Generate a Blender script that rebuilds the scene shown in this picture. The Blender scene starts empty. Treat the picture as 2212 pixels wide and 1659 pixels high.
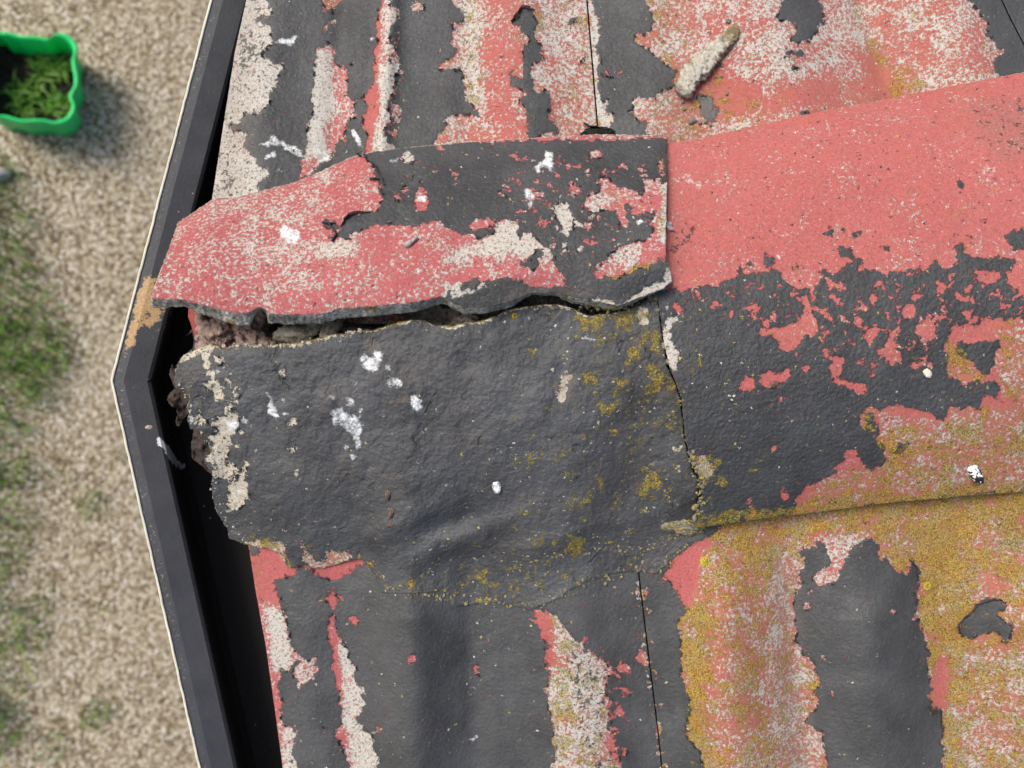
import bpy, math, random
import numpy as np
from mathutils import Vector, Matrix

S = bpy.context.scene
COL = S.collection
random.seed(4)
# ------------------------------------------------------------------ camera, world, light
KPX = 0.00033                      # metres per map unit on the roof datum plane
DIST = 2212*KPX*26/36              # camera height above the roof datum
PITCH = math.radians(20)           # roof pitch; the roof frame leans by this
CAM_H = 2.8
ROT = Matrix.Rotation(-PITCH, 4, 'Y')
ORG = Vector((0, 0, CAM_H)) - (ROT @ Vector((0, 0, DIST)))
ROOF = Matrix.Translation(ORG) @ ROT
ROOFI = ROOF.inverted()

cam = bpy.data.cameras.new('camera'); co = bpy.data.objects.new('camera', cam); COL.objects.link(co)
cam.lens = 26; cam.sensor_width = 36; cam.clip_start = 0.01; cam.clip_end = 500
co.matrix_world = ROOF @ Matrix.Translation((0, 0, DIST))
cam.dof.use_dof = True; cam.dof.focus_distance = DIST-0.02; cam.dof.aperture_fstop = 6.2
S.camera = co

SUN_EL, SUN_AZ = math.radians(43), math.radians(152)      # azimuth measured from +X towards +Y
w = bpy.data.worlds.new('World'); S.world = w; w.use_nodes = True
nt = w.node_tree
sky = nt.nodes.new('ShaderNodeTexSky'); sky.sky_type = 'NISHITA'; sky.sun_disc = False
sky.sun_elevation = SUN_EL; sky.sun_rotation = math.pi/2-SUN_AZ; sky.air_density = 1.0; sky.dust_density = 4; sky.ozone_density = 0.6
nt.links.new(sky.outputs[0], nt.nodes['Background'].inputs[0]); nt.nodes['Background'].inputs[1].default_value = 0.125
sl = bpy.data.lights.new('sun', 'SUN'); sl.energy = 2.2; sl.angle = math.radians(24); sl.color = (1, .95, .88)
so = bpy.data.objects.new('sun', sl); COL.objects.link(so)
sd = Vector((math.cos(SUN_AZ)*math.cos(SUN_EL), math.sin(SUN_AZ)*math.cos(SUN_EL), math.sin(SUN_EL)))
so.rotation_euler = sd.to_track_quat('Z', 'Y').to_euler()
S.view_settings.view_transform = 'Standard'; S.view_settings.look = 'None'; S.view_settings.gamma = 1
S.view_settings.exposure = 0.25
S.render.engine = 'CYCLES'

# ------------------------------------------------------------------ helpers
def tag(o, label=None, cat=None, group=None, kind=None):
    if label: o['label'] = label
    if cat: o['category'] = cat
    if group: o['group'] = group
    if kind: o['kind'] = kind
    return o

def link(name, me, mat=None, parent=None, mw=None):
    o = bpy.data.objects.new(name, me)
    if me is not None and mat: me.materials.append(mat)
    COL.objects.link(o)
    if mw is not None: o.matrix_world = mw
    if parent is not None: o.parent = parent          # parents of the roof carry the same matrix: child local = identity
    return o

def mesh_np(name, V, F, smooth=True, attrs=None):
    """V (n,3); F list of arrays (m,4) or (m,3)"""
    me = bpy.data.meshes.new(name)
    V = np.asarray(V, np.float32)
    me.vertices.add(len(V)); me.vertices.foreach_set('co', V.ravel())
    Fs = [np.asarray(f, np.int32) for f in F if len(f)]
    nl = sum(f.size for f in Fs); npoly = sum(len(f) for f in Fs)
    me.loops.add(nl); me.loops.foreach_set('vertex_index', np.concatenate([f.ravel() for f in Fs]))
    me.polygons.add(npoly)
    tot = np.concatenate([np.full(len(f), f.shape[1], np.int32) for f in Fs])
    st = np.concatenate([[0], np.cumsum(tot)[:-1]]).astype(np.int32)
    me.polygons.foreach_set('loop_start', st)
    me.polygons.foreach_set('use_smooth', np.full(npoly, smooth))
    me.update(calc_edges=True)
    if attrs:
        for k, a in attrs.items():
            at = me.attributes.new(k, 'FLOAT_COLOR', 'POINT'); at.data.foreach_set('color', np.asarray(a, np.float32).ravel())
    me.validate()
    return me

CR = {'d': (0, 0, 1), 'c1': (0, 0, 1/3), 'c2': (439, 0, .25), 'c3': (933, 0, .25), 'c4': (1426, 0, .3552), 'c5': (219, 329, .25),
      'c6': (658, 274, .25), 'c7': (1097, 274, .25), 'c8': (1481, 494, .3307), 'c9': (219, 658, .25), 'c10': (658, 658, .25),
      'c11': (1097, 658, .25), 'c12': (219, 1042, .3717), 'c13': (823, 1042, .3717), 'c14': (1371.5, 1042, .38)}
def P(c, s):
    """points 'x,y x,y ...' measured in one survey sheet, returned in roof-map units"""
    ox, oy, k = CR[c]
    a = np.array([[float(t) for t in p.split(',')] for p in s.split()])
    return np.stack([ox+a[:, 0]*k, oy+a[:, 1]*k], 1)

def noise2(u, v, sc, seed, octv=1, rough=.5):
    out = np.zeros_like(u, dtype=np.float64); amp = 1; tot = 0
    for o in range(octv):
        L = np.random.default_rng(seed*31+o).random((128, 128))
        x = u/sc*(2**o)+37.3*o+500; y = v/sc*(2**o)+11.7*o+500
        i = np.floor(x).astype(int); j = np.floor(y).astype(int); fx = x-i; fy = y-j
        fx = fx*fx*(3-2*fx); fy = fy*fy*(3-2*fy)
        a = L[j % 128, i % 128]; b = L[j % 128, (i+1) % 128]; c = L[(j+1) % 128, i % 128]; d = L[(j+1) % 128, (i+1) % 128]
        out += amp*((a*(1-fx)+b*fx)*(1-fy)+(c*(1-fx)+d*fx)*fy); tot += amp; amp *= rough
    return out/tot-.5                     # about -.5 .. .5

def inside(poly, u, v):
    r = np.zeros(u.shape, bool)
    x0, y0 = poly[-1]
    for x1, y1 in poly:
        c = (y0 > v) != (y1 > v)
        if y0 != y1:
            r ^= c & (u < (x0-x1)*(v-y1)/(y0-y1)+x1)
        x0, y0 = x1, y1
    return r

def blur(a, n):
    if n <= 0: return a
    for _ in range(2):
        for ax in (0, 1):
            p = np.pad(a, [(n+1, n) if i == ax else (0, 0) for i in (0, 1)], mode='edge')
            c = np.cumsum(p, axis=ax)
            a = (np.take(c, range(2*n+1, c.shape[ax]), ax)-np.take(c, range(0, c.shape[ax]-2*n-1), ax))/(2*n+1)
    return a

RS = 2.0
class Layer:
    """weathering map of one group of roof pieces: paint, wear, lichen, droppings"""
    def __init__(s, u0, v0, u1, v1, black=0., cem=.3, lic=0., hol=.1, spk=.1, seed=1):
        s.u0, s.v0 = u0, v0
        s.U, s.V = np.meshgrid(np.arange(u0, u1, RS), np.arange(v0, v1, RS))
        z = np.zeros_like(s.U)
        s.f = dict(b=z+black, c=z+cem, l=z+lic, h=z+hol, w=z.copy(), k=z+spk, d=z.copy())
        a = 9
        s.WU = s.U+noise2(s.U, s.V, 16, seed, 4, .72)*a*1.9; s.WV = s.V+noise2(s.U, s.V, 16, seed+5, 4, .72)*a*1.9
        s.WU = s.WU+noise2(s.U, s.V, 6, seed+9, 2, .7)*11; s.WV = s.WV+noise2(s.U, s.V, 6, seed+13, 2, .7)*11
    def put(s, key, poly, val, soft=0):
        m0 = np.maximum(poly.min(0)-40-soft*8, [s.u0, s.v0]); m1 = poly.max(0)+40+soft*8
        i0 = int((m0[0]-s.u0)/RS); j0 = int((m0[1]-s.v0)/RS); i1 = int((m1[0]-s.u0)/RS)+1; j1 = int((m1[1]-s.v0)/RS)+1
        sl = (slice(max(j0, 0), max(j1, 0)), slice(max(i0, 0), max(i1, 0)))
        wu = s.WU[sl]
        if wu.size == 0: return
        m = inside(poly, wu, s.WV[sl]).astype(float)
        m = blur(m, soft)
        s.f[key][sl] = s.f[key][sl]*(1-m)+val*m
    def finish(s):
        s.f['b'] = blur(s.f['b'], 2); s.f['w'] = blur(s.f['w'], 1)
    def sample(s, u, v):
        x = np.clip((u-s.u0)/RS, 0, s.U.shape[1]-1.01); y = np.clip((v-s.v0)/RS, 0, s.U.shape[0]-1.01)
        i = x.astype(int); j = y.astype(int); fx = x-i; fy = y-j
        r = {}
        for k, a in s.f.items():
            r[k] = (a[j, i]*(1-fx)+a[j, i+1]*fx)*(1-fy)+(a[j+1, i]*(1-fx)+a[j+1, i+1]*fx)*fy
        return r

def unproj(u, v, z):
    """map position + height above the datum -> roof frame metres"""
    f = (DIST-z)/DIST
    return np.stack([(u-1106)*KPX*f, (829.5-v)*KPX*f, z+0*u], -1)

def resample(poly, step, jit, seed):
    pts = []
    n = len(poly)
    for i in range(n):
        a, b = poly[i], poly[(i+1) % n]
        m = max(1, int(np.linalg.norm(b-a)/step))
        for t in range(m): pts.append(a+(b-a)*t/m)
    p = np.array(pts)
    if jit:
        p = p+np.stack([noise2(p[:, 0], p[:, 1], 12, seed, 4, .8), noise2(p[:, 0], p[:, 1], 12, seed+3, 4, .8)], 1)*jit*2
    return p

def sheet(name, poly, zf, layer, mat, thick=.012, step=2.4, jit=0, seed=3, skirt=None, bottom=False, rows=4, rough=0., parent=None, coarse=None, side=1.):
    """solid piece whose top follows zf(u,v), cut to an outline, with broken sides"""
    p = resample(poly, 3, jit, seed)
    mn, mx = p.min(0), p.max(0)
    def axis(a, b, lo, hi):
        c = np.arange(max(a, lo), min(b, hi)+step, step)
        l = np.arange(a, lo, 25.) if a < lo else np.zeros(0); h = np.arange(hi+25, b+25, 25.) if b > hi else np.zeros(0)
        return np.unique(np.concatenate([l, c, h]))
    us = axis(mn[0]-step, mx[0]+step, -40, 2250); vs = axis(mn[1]-step, mx[1]+step, -40, 1700)
    U, V = np.meshgrid(us, vs)
    ny, nx = U.shape
    cu = (U[:-1, :-1]+U[1:, 1:])/2; cv = (V[:-1, :-1]+V[1:, 1:])/2
    ins = inside(p, cu, cv)
    idx = np.arange(ny*nx).reshape(ny, nx)
    q = np.stack([idx[:-1, :-1][ins], idx[1:, :-1][ins], idx[1:, 1:][ins], idx[:-1, 1:][ins]], 1)   # CCW seen from +z (v runs down)
    e = np.concatenate([q[:, [0, 1]], q[:, [1, 2]], q[:, [2, 3]], q[:, [3, 0]]])
    key = np.minimum(e[:, 0], e[:, 1]).astype(np.int64)*(ny*nx)+np.maximum(e[:, 0], e[:, 1])
    uq, inv, cnt = np.unique(key, return_inverse=True, return_counts=True)
    be = e[cnt[inv] == 1]
    used = np.unique(q); remap = np.full(ny*nx, -1); remap[used] = np.arange(len(used))
    u = U.ravel()[used].copy(); v = V.ravel()[used].copy()
    q = remap[q]; be = remap[be]
    bv = np.unique(be)
    A = p; B = np.roll(p, -1, 0); d = B-A; L2 = (d**2).sum(1)+1e-9
    nu, nv = np.empty(len(bv)), np.empty(len(bv))
    for c0 in range(0, len(bv), 500):
        bb = bv[c0:c0+500]; pt = np.stack([u[bb], v[bb]], 1)[:, None, :]
        t = np.clip(((pt-A[None])*d[None]).sum(2)/L2, 0, 1); cl = A[None]+t[..., None]*d[None]
        k = ((cl-pt)**2).sum(2).argmin(1); r = cl[np.arange(len(bb)), k]
        nu[c0:c0+500] = r[:, 0]; nv[c0:c0+500] = r[:, 1]
    u[bv] = nu; v[bv] = nv
    z = zf(u, v)
    s = layer.sample(u, v)
    z = z+.0005*np.clip((s['b']-.25)*2, 0, 1)+noise2(u, v, 5, seed+70, 2, .6)*.00035
    X = unproj(u, v, z); n0 = len(X)
    # relief of the paint skin
    def att(s_, sd):
        return (np.stack([s_['b'], s_['h'], s_['c'], s_['l']], 1), np.stack([s_['w'], sd, s_['d'], s_['k']], 1))
    a1, a2 = att(s, np.zeros(n0))
    Xs = [X]; A1 = [a1]; A2 = [a2]; Fq = [q]
    prev = np.full(n0, -1); prev[bv] = bv
    base = n0; bu, bvv, bz = u[bv], v[bv], z[bv]
    for r in range(1, rows+1):
        t = r/rows
        off = skirt(bu, bvv) if skirt else np.zeros((len(bv), 2))
        uu = bu+off[:, 0]*t; vv = bvv+off[:, 1]*t; zz = bz-thick*t
        XX = unproj(uu, vv, zz)
        if rough and r < rows:
            for ax, sd_ in ((0, 1), (1, 2), (2, 3)):
                XX[:, ax] += noise2(bu+bvv*.3, zz*9000+bvv, 9, seed+40+sd_, 3, .7)*rough*2
        Xs.append(XX); A1.append(a1[bv]); A2.append(np.stack([a2[bv, 0], np.full(len(bv), side), a2[bv, 2], a2[bv, 3]], 1))
        cur = np.full(n0, -1); cur[bv] = base+np.arange(len(bv))
        Fq.append(np.stack([be[:, 1], be[:, 0], be[:, 0], be[:, 1]], 1) if 0 else np.stack([prev[be[:, 0]], cur[be[:, 0]], cur[be[:, 1]], prev[be[:, 1]]], 1)[:, [0, 1, 2, 3]])
        prev = cur; base += len(bv)
    if bottom:
        zb = z-thick
        inner = np.setdiff1d(np.arange(n0), bv)
        m = np.full(n0, -1); m[bv] = prev[bv]; m[inner] = base+np.arange(len(inner))
        Xs.append(unproj(u[inner], v[inner], zb[inner])); A1.append(a1[inner]); t_ = a2[inner].copy(); t_[:, 1] = side; A2.append(t_)
        Fq.append(m[q][:, ::-1])
    me = mesh_np(name, np.concatenate(Xs), Fq, True, {'pa': np.concatenate(A1), 'pb': np.concatenate(A2)})
    return link(name, me, mat, parent, ROOF if parent is None else None)

# ------------------------------------------------------------------ node helper
class NG:
    def __init__(s, name):
        s.m = bpy.data.materials.new(name); s.m.use_nodes = True; s.t = s.m.node_tree
        s.bs = s.t.nodes['Principled BSDF']
    def n(s, ty, **kw):
        x = s.t.nodes.new(ty)
        for k, v in kw.items(): setattr(x, k, v)
        return x
    def set(s, sock, v):
        if hasattr(v, 'is_output') or isinstance(v, bpy.types.NodeSocket): s.t.links.new(v, sock)
        else: sock.default_value = v
    def math(s, op, a, b=0., c=None, clamp=False):
        x = s.n('ShaderNodeMath', operation=op, use_clamp=clamp); s.set(x.inputs[0], a); s.set(x.inputs[1], b)
        if c is not None: s.set(x.inputs[2], c)
        return x.outputs[0]
    def mix(s, f, a, b):
        x = s.n('ShaderNodeMix', data_type='RGBA'); s.set(x.inputs[0], f)
        for i, v in ((6, a), (7, b)):
            if isinstance(v, tuple): v = (*v, 1)
            s.set(x.inputs[i], v)
        return x.outputs[2]
    def co(s): return s.n('ShaderNodeTexCoord').outputs['Object']
    def noise(s, co, sc, det=4, rough=.6, dist=0.):
        x = s.n('ShaderNodeTexNoise'); s.set(x.inputs['Vector'], co); x.inputs['Scale'].default_value = sc
        x.inputs['Detail'].default_value = det; x.inputs['Roughness'].default_value = rough; x.inputs['Distortion'].default_value = dist
        return x.outputs['Fac']
    def vor(s, co, sc, feat='F1', rnd=1.):
        x = s.n('ShaderNodeTexVoronoi', feature=feat); s.set(x.inputs['Vector'], co); x.inputs['Scale'].default_value = sc
        x.inputs['Randomness'].default_value = rnd
        return x
    def ramp(s, v, a, b, lo=0., hi=1., smooth=False):
        x = s.n('ShaderNodeMapRange', interpolation_type='SMOOTHSTEP' if smooth else 'LINEAR'); s.set(x.inputs[0], v)
        x.inputs[1].default_value = a; x.inputs[2].default_value = b; x.inputs[3].default_value = lo; x.inputs[4].default_value = hi
        return x.outputs[0]
    def gt(s, v, thr, w=.012):                          # soft step
        d = s.math('SUBTRACT', v, thr)
        return s.ramp(d, -w, w)
    def sep(s, name):
        a = s.n('ShaderNodeAttribute', attribute_name=name); x = s.n('ShaderNodeSeparateColor'); s.t.links.new(a.outputs['Color'], x.inputs[0])
        return x.outputs[0], x.outputs[1], x.outputs[2], a.outputs['Alpha']
    def bump(s, h, dist=.001, st=1.):
        x = s.n('ShaderNodeBump'); x.inputs['Distance'].default_value = dist; x.inputs['Strength'].default_value = st
        s.set(x.inputs['Height'], h); s.t.links.new(x.outputs[0], s.bs.inputs['Normal'])
    def out(s, col, rough=.7, spec=.5):
        if isinstance(col, tuple): col = (*col, 1)
        s.set(s.bs.inputs['Base Color'], col); s.set(s.bs.inputs['Roughness'], rough); s.set(s.bs.inputs['Specular IOR Level'], spec)
        return s.m

def roof_mat(name, RED=(.50, .10, .095), BLK=(.056, .058, .060), CEM=(.57, .55, .50), peel=.25, off=0, bl=.3, spd=1., crack=False):
    g = NG(name)
    b, h, c, l = g.sep('pa'); wt, side, grime_shade, k = g.sep('pb')
    cv = g.n('ShaderNodeVectorMath', operation='ADD'); g.t.links.new(g.co(), cv.inputs[0]); cv.inputs[1].default_value = (off, off*.7, off*.3)
    co = cv.outputs[0]
    M = g.math
    nE = g.noise(co, 230, 7, .72)
    be = M('MULTIPLY_ADD', M('SUBTRACT', nE, .5), 3.3, b)
    black0 = g.gt(be, .5, .03)
    nH = g.noise(co, 130, 6, .66, .4)
    hth = M('SUBTRACT', .77, M('MULTIPLY', h, .38))
    hole = g.gt(nH, hth, .008)
    black = M('MULTIPLY', black0, M('SUBTRACT', 1, hole))
    # cement showing through the red wash
    nC = g.noise(co, 400, 6, .72, .2); nC2 = g.noise(co, 55, 3, .5)
    nCC = M('MULTIPLY_ADD', M('SUBTRACT', nC2, .5), .32, nC)
    cth = M('MULTIPLY_ADD', c, .38, .30)
    cem = g.gt(cth, nCC, .035)
    fine = g.noise(co, 1500, 3, .7); med = g.noise(co, 500, 4, .65); big = g.noise(co, 14, 3, .5)
    redc = g.mix(g.ramp(med, .3, .7), tuple(x*.80 for x in RED), tuple(min(1, x*1.12+.012) for x in RED))
    redc = g.mix(g.ramp(big, .35, .7, 0, .22), redc, (.62, .21, .20))
    redc = g.mix(g.gt(fine, .60, .04), redc, (.20, .05, .045))
    redc = g.mix(g.gt(g.noise(co, 640, 4, .7), .60, .03), redc, (.26, .085, .075))
    cemc = g.mix(g.ramp(fine, .3, .7), tuple(x*.55 for x in CEM), tuple(x*1.18 for x in CEM))
    cemc = g.mix(g.gt(g.noise(co, 520, 4, .7), .575, .04), cemc, (.17, .15, .125))
    cemc = g.mix(g.gt(g.noise(co, 480, 4, .7), .62, .03), cemc, (.42, .20, .16))
    col = g.mix(cem, redc, cemc)
    # lichen
    vl = g.vor(co, 1050)
    vs = g.n('ShaderNodeSeparateColor'); g.t.links.new(vl.outputs['Color'], vs.inputs[0])
    licc = g.mix(vs.outputs[0], (.22, .15, .014), (.64, .47, .04))
    licc = g.mix(g.ramp(g.noise(co, 40, 2), .4, .65), licc, g.mix(vs.outputs[1], (.15, .14, .018), (.55, .46, .06)))
    licc = g.mix(g.gt(vl.outputs['Distance'], .62, .1), licc, (.10, .06, .015))
    nL = g.noise(co, 210, 7, .78)
    nL2 = g.noise(co, 75, 4, .6)
    nLL = M('MULTIPLY_ADD', M('SUBTRACT', nL2, .5), .85, nL)
    l = M('MULTIPLY', l, M('MULTIPLY_ADD', black, bl-1, 1))
    lth = M('MULTIPLY_ADD', l, .54, .18)
    lic = g.gt(lth, nLL, .03)
    licN = M('MULTIPLY', lic, g.ramp(M('ABSOLUTE', M('SUBTRACT', nC, .5)), 0, .09, .35, 1))
    # black paint
    blkc = g.mix(g.ramp(g.noise(co, 22, 4, .6), .3, .7), tuple(x*.72 for x in BLK), tuple(x*1.45 for x in BLK))
    blkc = g.mix(g.ramp(g.noise(co, 620, 3, .7), .55, .8, 0, .55), blkc, (.12, .125, .13))
    blkc = g.mix(g.ramp(g.noise(co, 90, 5, .7), .56, .8, 0, .6), blkc, (.11, .115, .12))
    # a chip through the black may reach bare cement
    if crack:
        blkc = g.mix(g.ramp(g.noise(co, 17, 5, .65), .5, .75, 0, .6), blkc, (.085, .075, .068))
        cvd = g.n('ShaderNodeVectorMath', operation='ADD'); cn = g.n('ShaderNodeTexNoise'); g.t.links.new(co, cn.inputs[0]); cn.inputs['Scale'].default_value = 70; cn.inputs['Detail'].default_value = 4
        cs_ = g.n('ShaderNodeVectorMath', operation='SCALE'); g.t.links.new(cn.outputs['Color'], cs_.inputs[0]); cs_.inputs['Scale'].default_value = .022; g.t.links.new(co, cvd.inputs[0]); g.t.links.new(cs_.outputs[0], cvd.inputs[1])
        ve = g.vor(cvd.outputs[0], 26, 'DISTANCE_TO_EDGE').outputs['Distance']
        crk = M('MULTIPLY', g.gt(.022, ve, .012), g.gt(g.noise(co, 24, 3), .62, .03))
        blkc = g.mix(M('MULTIPLY', crk, .5), blkc, (.018, .018, .018))
    col = g.mix(black, col, blkc)
    film = M('MULTIPLY', M('MULTIPLY', l, g.ramp(g.noise(co, 90, 5, .7), .3, .6, .2, 1.1)), M('SUBTRACT', 1, black))
    film = M('MULTIPLY', film, M('MULTIPLY_ADD', cem, -.75, .8), clamp=True)
    col = g.mix(film, col, g.mix(g.ramp(g.noise(co, 30, 3), .4, .6), (.38, .16, .05), (.30, .18, .06)))
    lmask = licN
    col = g.mix(lmask, col, licc)
    # grit specks
    cod = g.n('ShaderNodeVectorMath', operation='ADD'); nz3 = g.n('ShaderNodeTexNoise'); g.t.links.new(co, nz3.inputs[0]); nz3.inputs['Scale'].default_value = 900; sc3 = g.n('ShaderNodeVectorMath', operation='SCALE'); g.t.links.new(nz3.outputs['Color'], sc3.inputs[0]); sc3.inputs['Scale'].default_value = .0045; g.t.links.new(co, cod.inputs[0]); g.t.links.new(sc3.outputs[0], cod.inputs[1])
    vk = g.vor(cod.outputs[0], 370); vks = g.n('ShaderNodeSeparateColor'); g.t.links.new(vk.outputs['Color'], vks.inputs[0])
    rad = M('MULTIPLY_ADD', M('POWER', vks.outputs[1], 3.), .30, .05)
    kk = M('MULTIPLY', k, g.ramp(g.noise(co, 38, 4, .65), .42, .62, .1, 1.5))
    spk = M('MULTIPLY', g.gt(rad, vk.outputs['Distance'], .03), g.gt(M('MULTIPLY', kk, spd*1.4), vks.outputs[0], .01))
    spc = g.mix(g.gt(vks.outputs[2], .45, .02), (.66, .64, .58), (.50, .42, .10))
    spc = g.mix(g.gt(vks.outputs[2], .9, .02), spc, (.02, .02, .02))
    col = g.mix(spk, col, spc)
    # bird lime
    nW = g.noise(co, 260, 7, .8)
    wm = g.gt(M('MULTIPLY_ADD', M('SUBTRACT', nW, .5), 2.6, M('MULTIPLY', wt, .88)), .55, .22)
    wm = M('MULTIPLY', wm, g.gt(wt, .04, .02))
    col = g.mix(wm, col, g.mix(g.ramp(g.noise(co, 500, 4, .7), .4, .6), (.50, .53, .55), (.86, .88, .89)))
    # grime, and the shade painted beside the lifted hip half
    dn = M('MULTIPLY', grime_shade, g.ramp(g.noise(co, 70, 5, .7), .25, .6))
    col = g.mix(dn, col, g.mix(med, (.10, .075, .055), (.27, .20, .16)))
    # broken section
    br = g.mix(g.ramp(med, .35, .62), (.20, .185, .15), (.80, .76, .66))
    br = g.mix(g.gt(g.noise(co, 150, 5, .7), .60, .05), br, (.07, .07, .062))
    br = g.mix(g.ramp(g.noise(co, 45, 4, .65), .46, .60, 0, .6), br, g.mix(med, (.05, .048, .042), (.16, .15, .125)))
    br = g.mix(g.gt(g.noise(co, 75, 5, .7), .63, .03), br, licc)
    br = g.mix(M('MULTIPLY', g.gt(lth, g.noise(co, 90, 4, .7), .03), 1.), br, licc)
    col = g.mix(side, col, br)
    hgt = M('MULTIPLY', black, .85)
    hgt = M('ADD', hgt, M('MULTIPLY', g.noise(co, 380, 3, .55), M('MULTIPLY_ADD', black, peel*2.2, .3)))
    hgt = M('ADD', hgt, M('MULTIPLY', fine, M('MULTIPLY_ADD', black, -.2, .42)))
    hgt = M('ADD', hgt, M('MULTIPLY', g.noise(co, 130, 4, .6), .55))
    hgt = M('ADD', hgt, M('MULTIPLY', lmask, M('MULTIPLY_ADD', vl.outputs['Distance'], -.5, .5)))
    hgt = M('ADD', hgt, M('MULTIPLY', spk, .35)); hgt = M('ADD', hgt, M('MULTIPLY', wm, .12)); hgt = M('ADD', hgt, M('MULTIPLY', cem, -.12))
    if crack: hgt = M('ADD', hgt, M('MULTIPLY', crk, -.7)); hgt = M('ADD', hgt, M('MULTIPLY', g.noise(co, 200, 4, .6), .8))
    g.bump(hgt, .001, 1.)
    ro = g.mix(black, (.85, .85, .85), g.mix(big, (.46, .46, .46), (.62, .62, .62)))
    g.out(col, ro, .45)
    g.bs.inputs['Specular IOR Level'].default_value = .42
    return g.m

M_tile = roof_mat('weathered_painted_tile', RED=(.42, .10, .10))
M_ridge = roof_mat('weathered_ridge_tile', RED=(.45, .108, .108), BLK=(.044, .046, .049), peel=.6, off=2, bl=.9)
M_up = roof_mat('weathered_broken_ridge', RED=(.41, .092, .102), BLK=(.045, .047, .050), CEM=(.56, .53, .48), peel=.35, off=4)
M_low = roof_mat('weathered_black_ridge', RED=(.44, .13, .12), BLK=(.058, .061, .066), CEM=(.60, .56, .45), peel=.4, off=6, bl=1., crack=True)

def simple(name, a, b, sc=300, rough=.8, bump=.4, sc2=40, spec=.4, det=5):
    g = NG(name); co = g.co()
    n1 = g.noise(co, sc, det, .65); n2 = g.noise(co, sc2, 3, .6)
    col = g.mix(g.ramp(n1, .32, .68), a, b)
    col = g.mix(g.ramp(n2, .4, .7, 0, .4), col, tuple(x*.5 for x in a))
    g.bump(n1, .001, bump*2)
    return g.out(col, rough, spec)

# ------------------------------------------------------------------ heights of the roof
def seg(lines, u, v):
    z = np.zeros_like(u)
    for (u0, v0, u1, v1, wd, h) in lines:
        c = u0+(v-v0)*(u1-u0)/(v1-v0)
        z += h*np.exp(-((u-c)/wd)**2)
    return z
TS = math.tan(math.radians(8))
def lumps(u, v, amp, sc, seed, o=3): return noise2(u, v, sc, seed, o, .5)*amp
def z_A(u, v):
    z = -np.maximum(700-v, 0)*KPX*TS
    z += seg([(590, 0, 550, 400, 60, .006), (742, 0, 715, 400, 26, -.004), (846, 0, 826, 310, 22, .0065), (1120, 0, 1130, 300, 80, .010), (1010, 0, 1010, 300, 30, -.003), (1400, 0, 1395, 300, 60, .004),
              (1630, -50, 1730, 300, 140, .022), (2060, 0, 2110, 200, 100, .019), (1856, 0, 1930, 230, 30, -.005), (2400, 0, 2420, 200, 100, .014)], u, v)
    return z*1.0+lumps(u, v, .0024, 90, 7)
def z_B(u, v):
    z = -np.maximum(v-700, 0)*KPX*TS
    f = np.clip((v-1180)/160, 0, 1)*.7+.3
    z += seg([(640, 1250, 680, 1659, 60, .005), (880, 1250, 890, 1659, 78, .021), (1010, 1250, 1030, 1659, 30, -.004), (1230, 1250, 1260, 1659, 90, .012), (1550, 1150, 1585, 1659, 82, .022), (1695, 1150, 1745, 1659, 36, -.006),
              (1855, 1150, 1905, 1659, 95, .019), (2220, 1100, 2280, 1659, 110, .023)], u, v)*f
    return z+lumps(u, v, .0026, 80, 9)
def interp(pts, x): a = np.array(pts); return np.interp(x, a[:, 0], a[:, 1])
RT = [(1380, 325), (1444, 312), (1518, 298), (1675, 263), (1731, 249), (1888, 220), (1959, 206), (2212, 156), (2700, 60)]
RB = [(1380, 1160), (1504, 1141), (1637, 1122), (1751, 1108), (1922, 1086), (2212, 1062), (2700, 1010)]
def z_R(u, v):
    t = interp(RT, u); b = interp(RB, u); s = np.clip((v-t)/(b-t), 0, 1)
    return .002+.043*(1-np.abs(2*s-1)**2.3)+lumps(u, v, .0022, 120, 11)+lumps(u, v, .0007, 22, 12)
UT = [(300, 500), (378, 482), (455, 433), (600, 405), (700, 368), (780, 335), (860, 322), (1000, 310), (1180, 298), (1300, 292), (1460, 290)]
UB = [(300, 640), (431, 656), (600, 682), (694, 678), (734, 666), (878, 654), (958, 641), (1003, 664), (1108, 649), (1200, 640), (1337, 658), (1452, 606)]
def z_U(u, v):
    t = interp(UT, u); b = interp(UB, u); s = np.clip((v-t)/(b-t), 0, 1)
    z = .004+.054*(1-(1-s)**1.9)+lumps(u, v, .003, 110, 13)+lumps(u, v, .0008, 20, 14)
    qq = np.clip((v-(b-60))/60, 0, 1); z -= .004*qq*qq*(3-2*qq)*np.clip((u-930)/80, 0, 1)                  # rolled lip along the break
    return z
LT = [(370, 790), (394, 770), (456, 748), (600, 745), (681, 735), (745, 724), (883, 693), (978, 704), (1068, 685), (1133, 663), (1207, 658), (1340, 665), (1520, 640)]
LB = [(370, 1150), (494, 1165), (606, 1205), (650, 1225), (777, 1240), (829, 1276), (953, 1280), (1143, 1317), (1206, 1291), (1269, 1254), (1373, 1236), (1450, 1215), (1560, 1150)]
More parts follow.
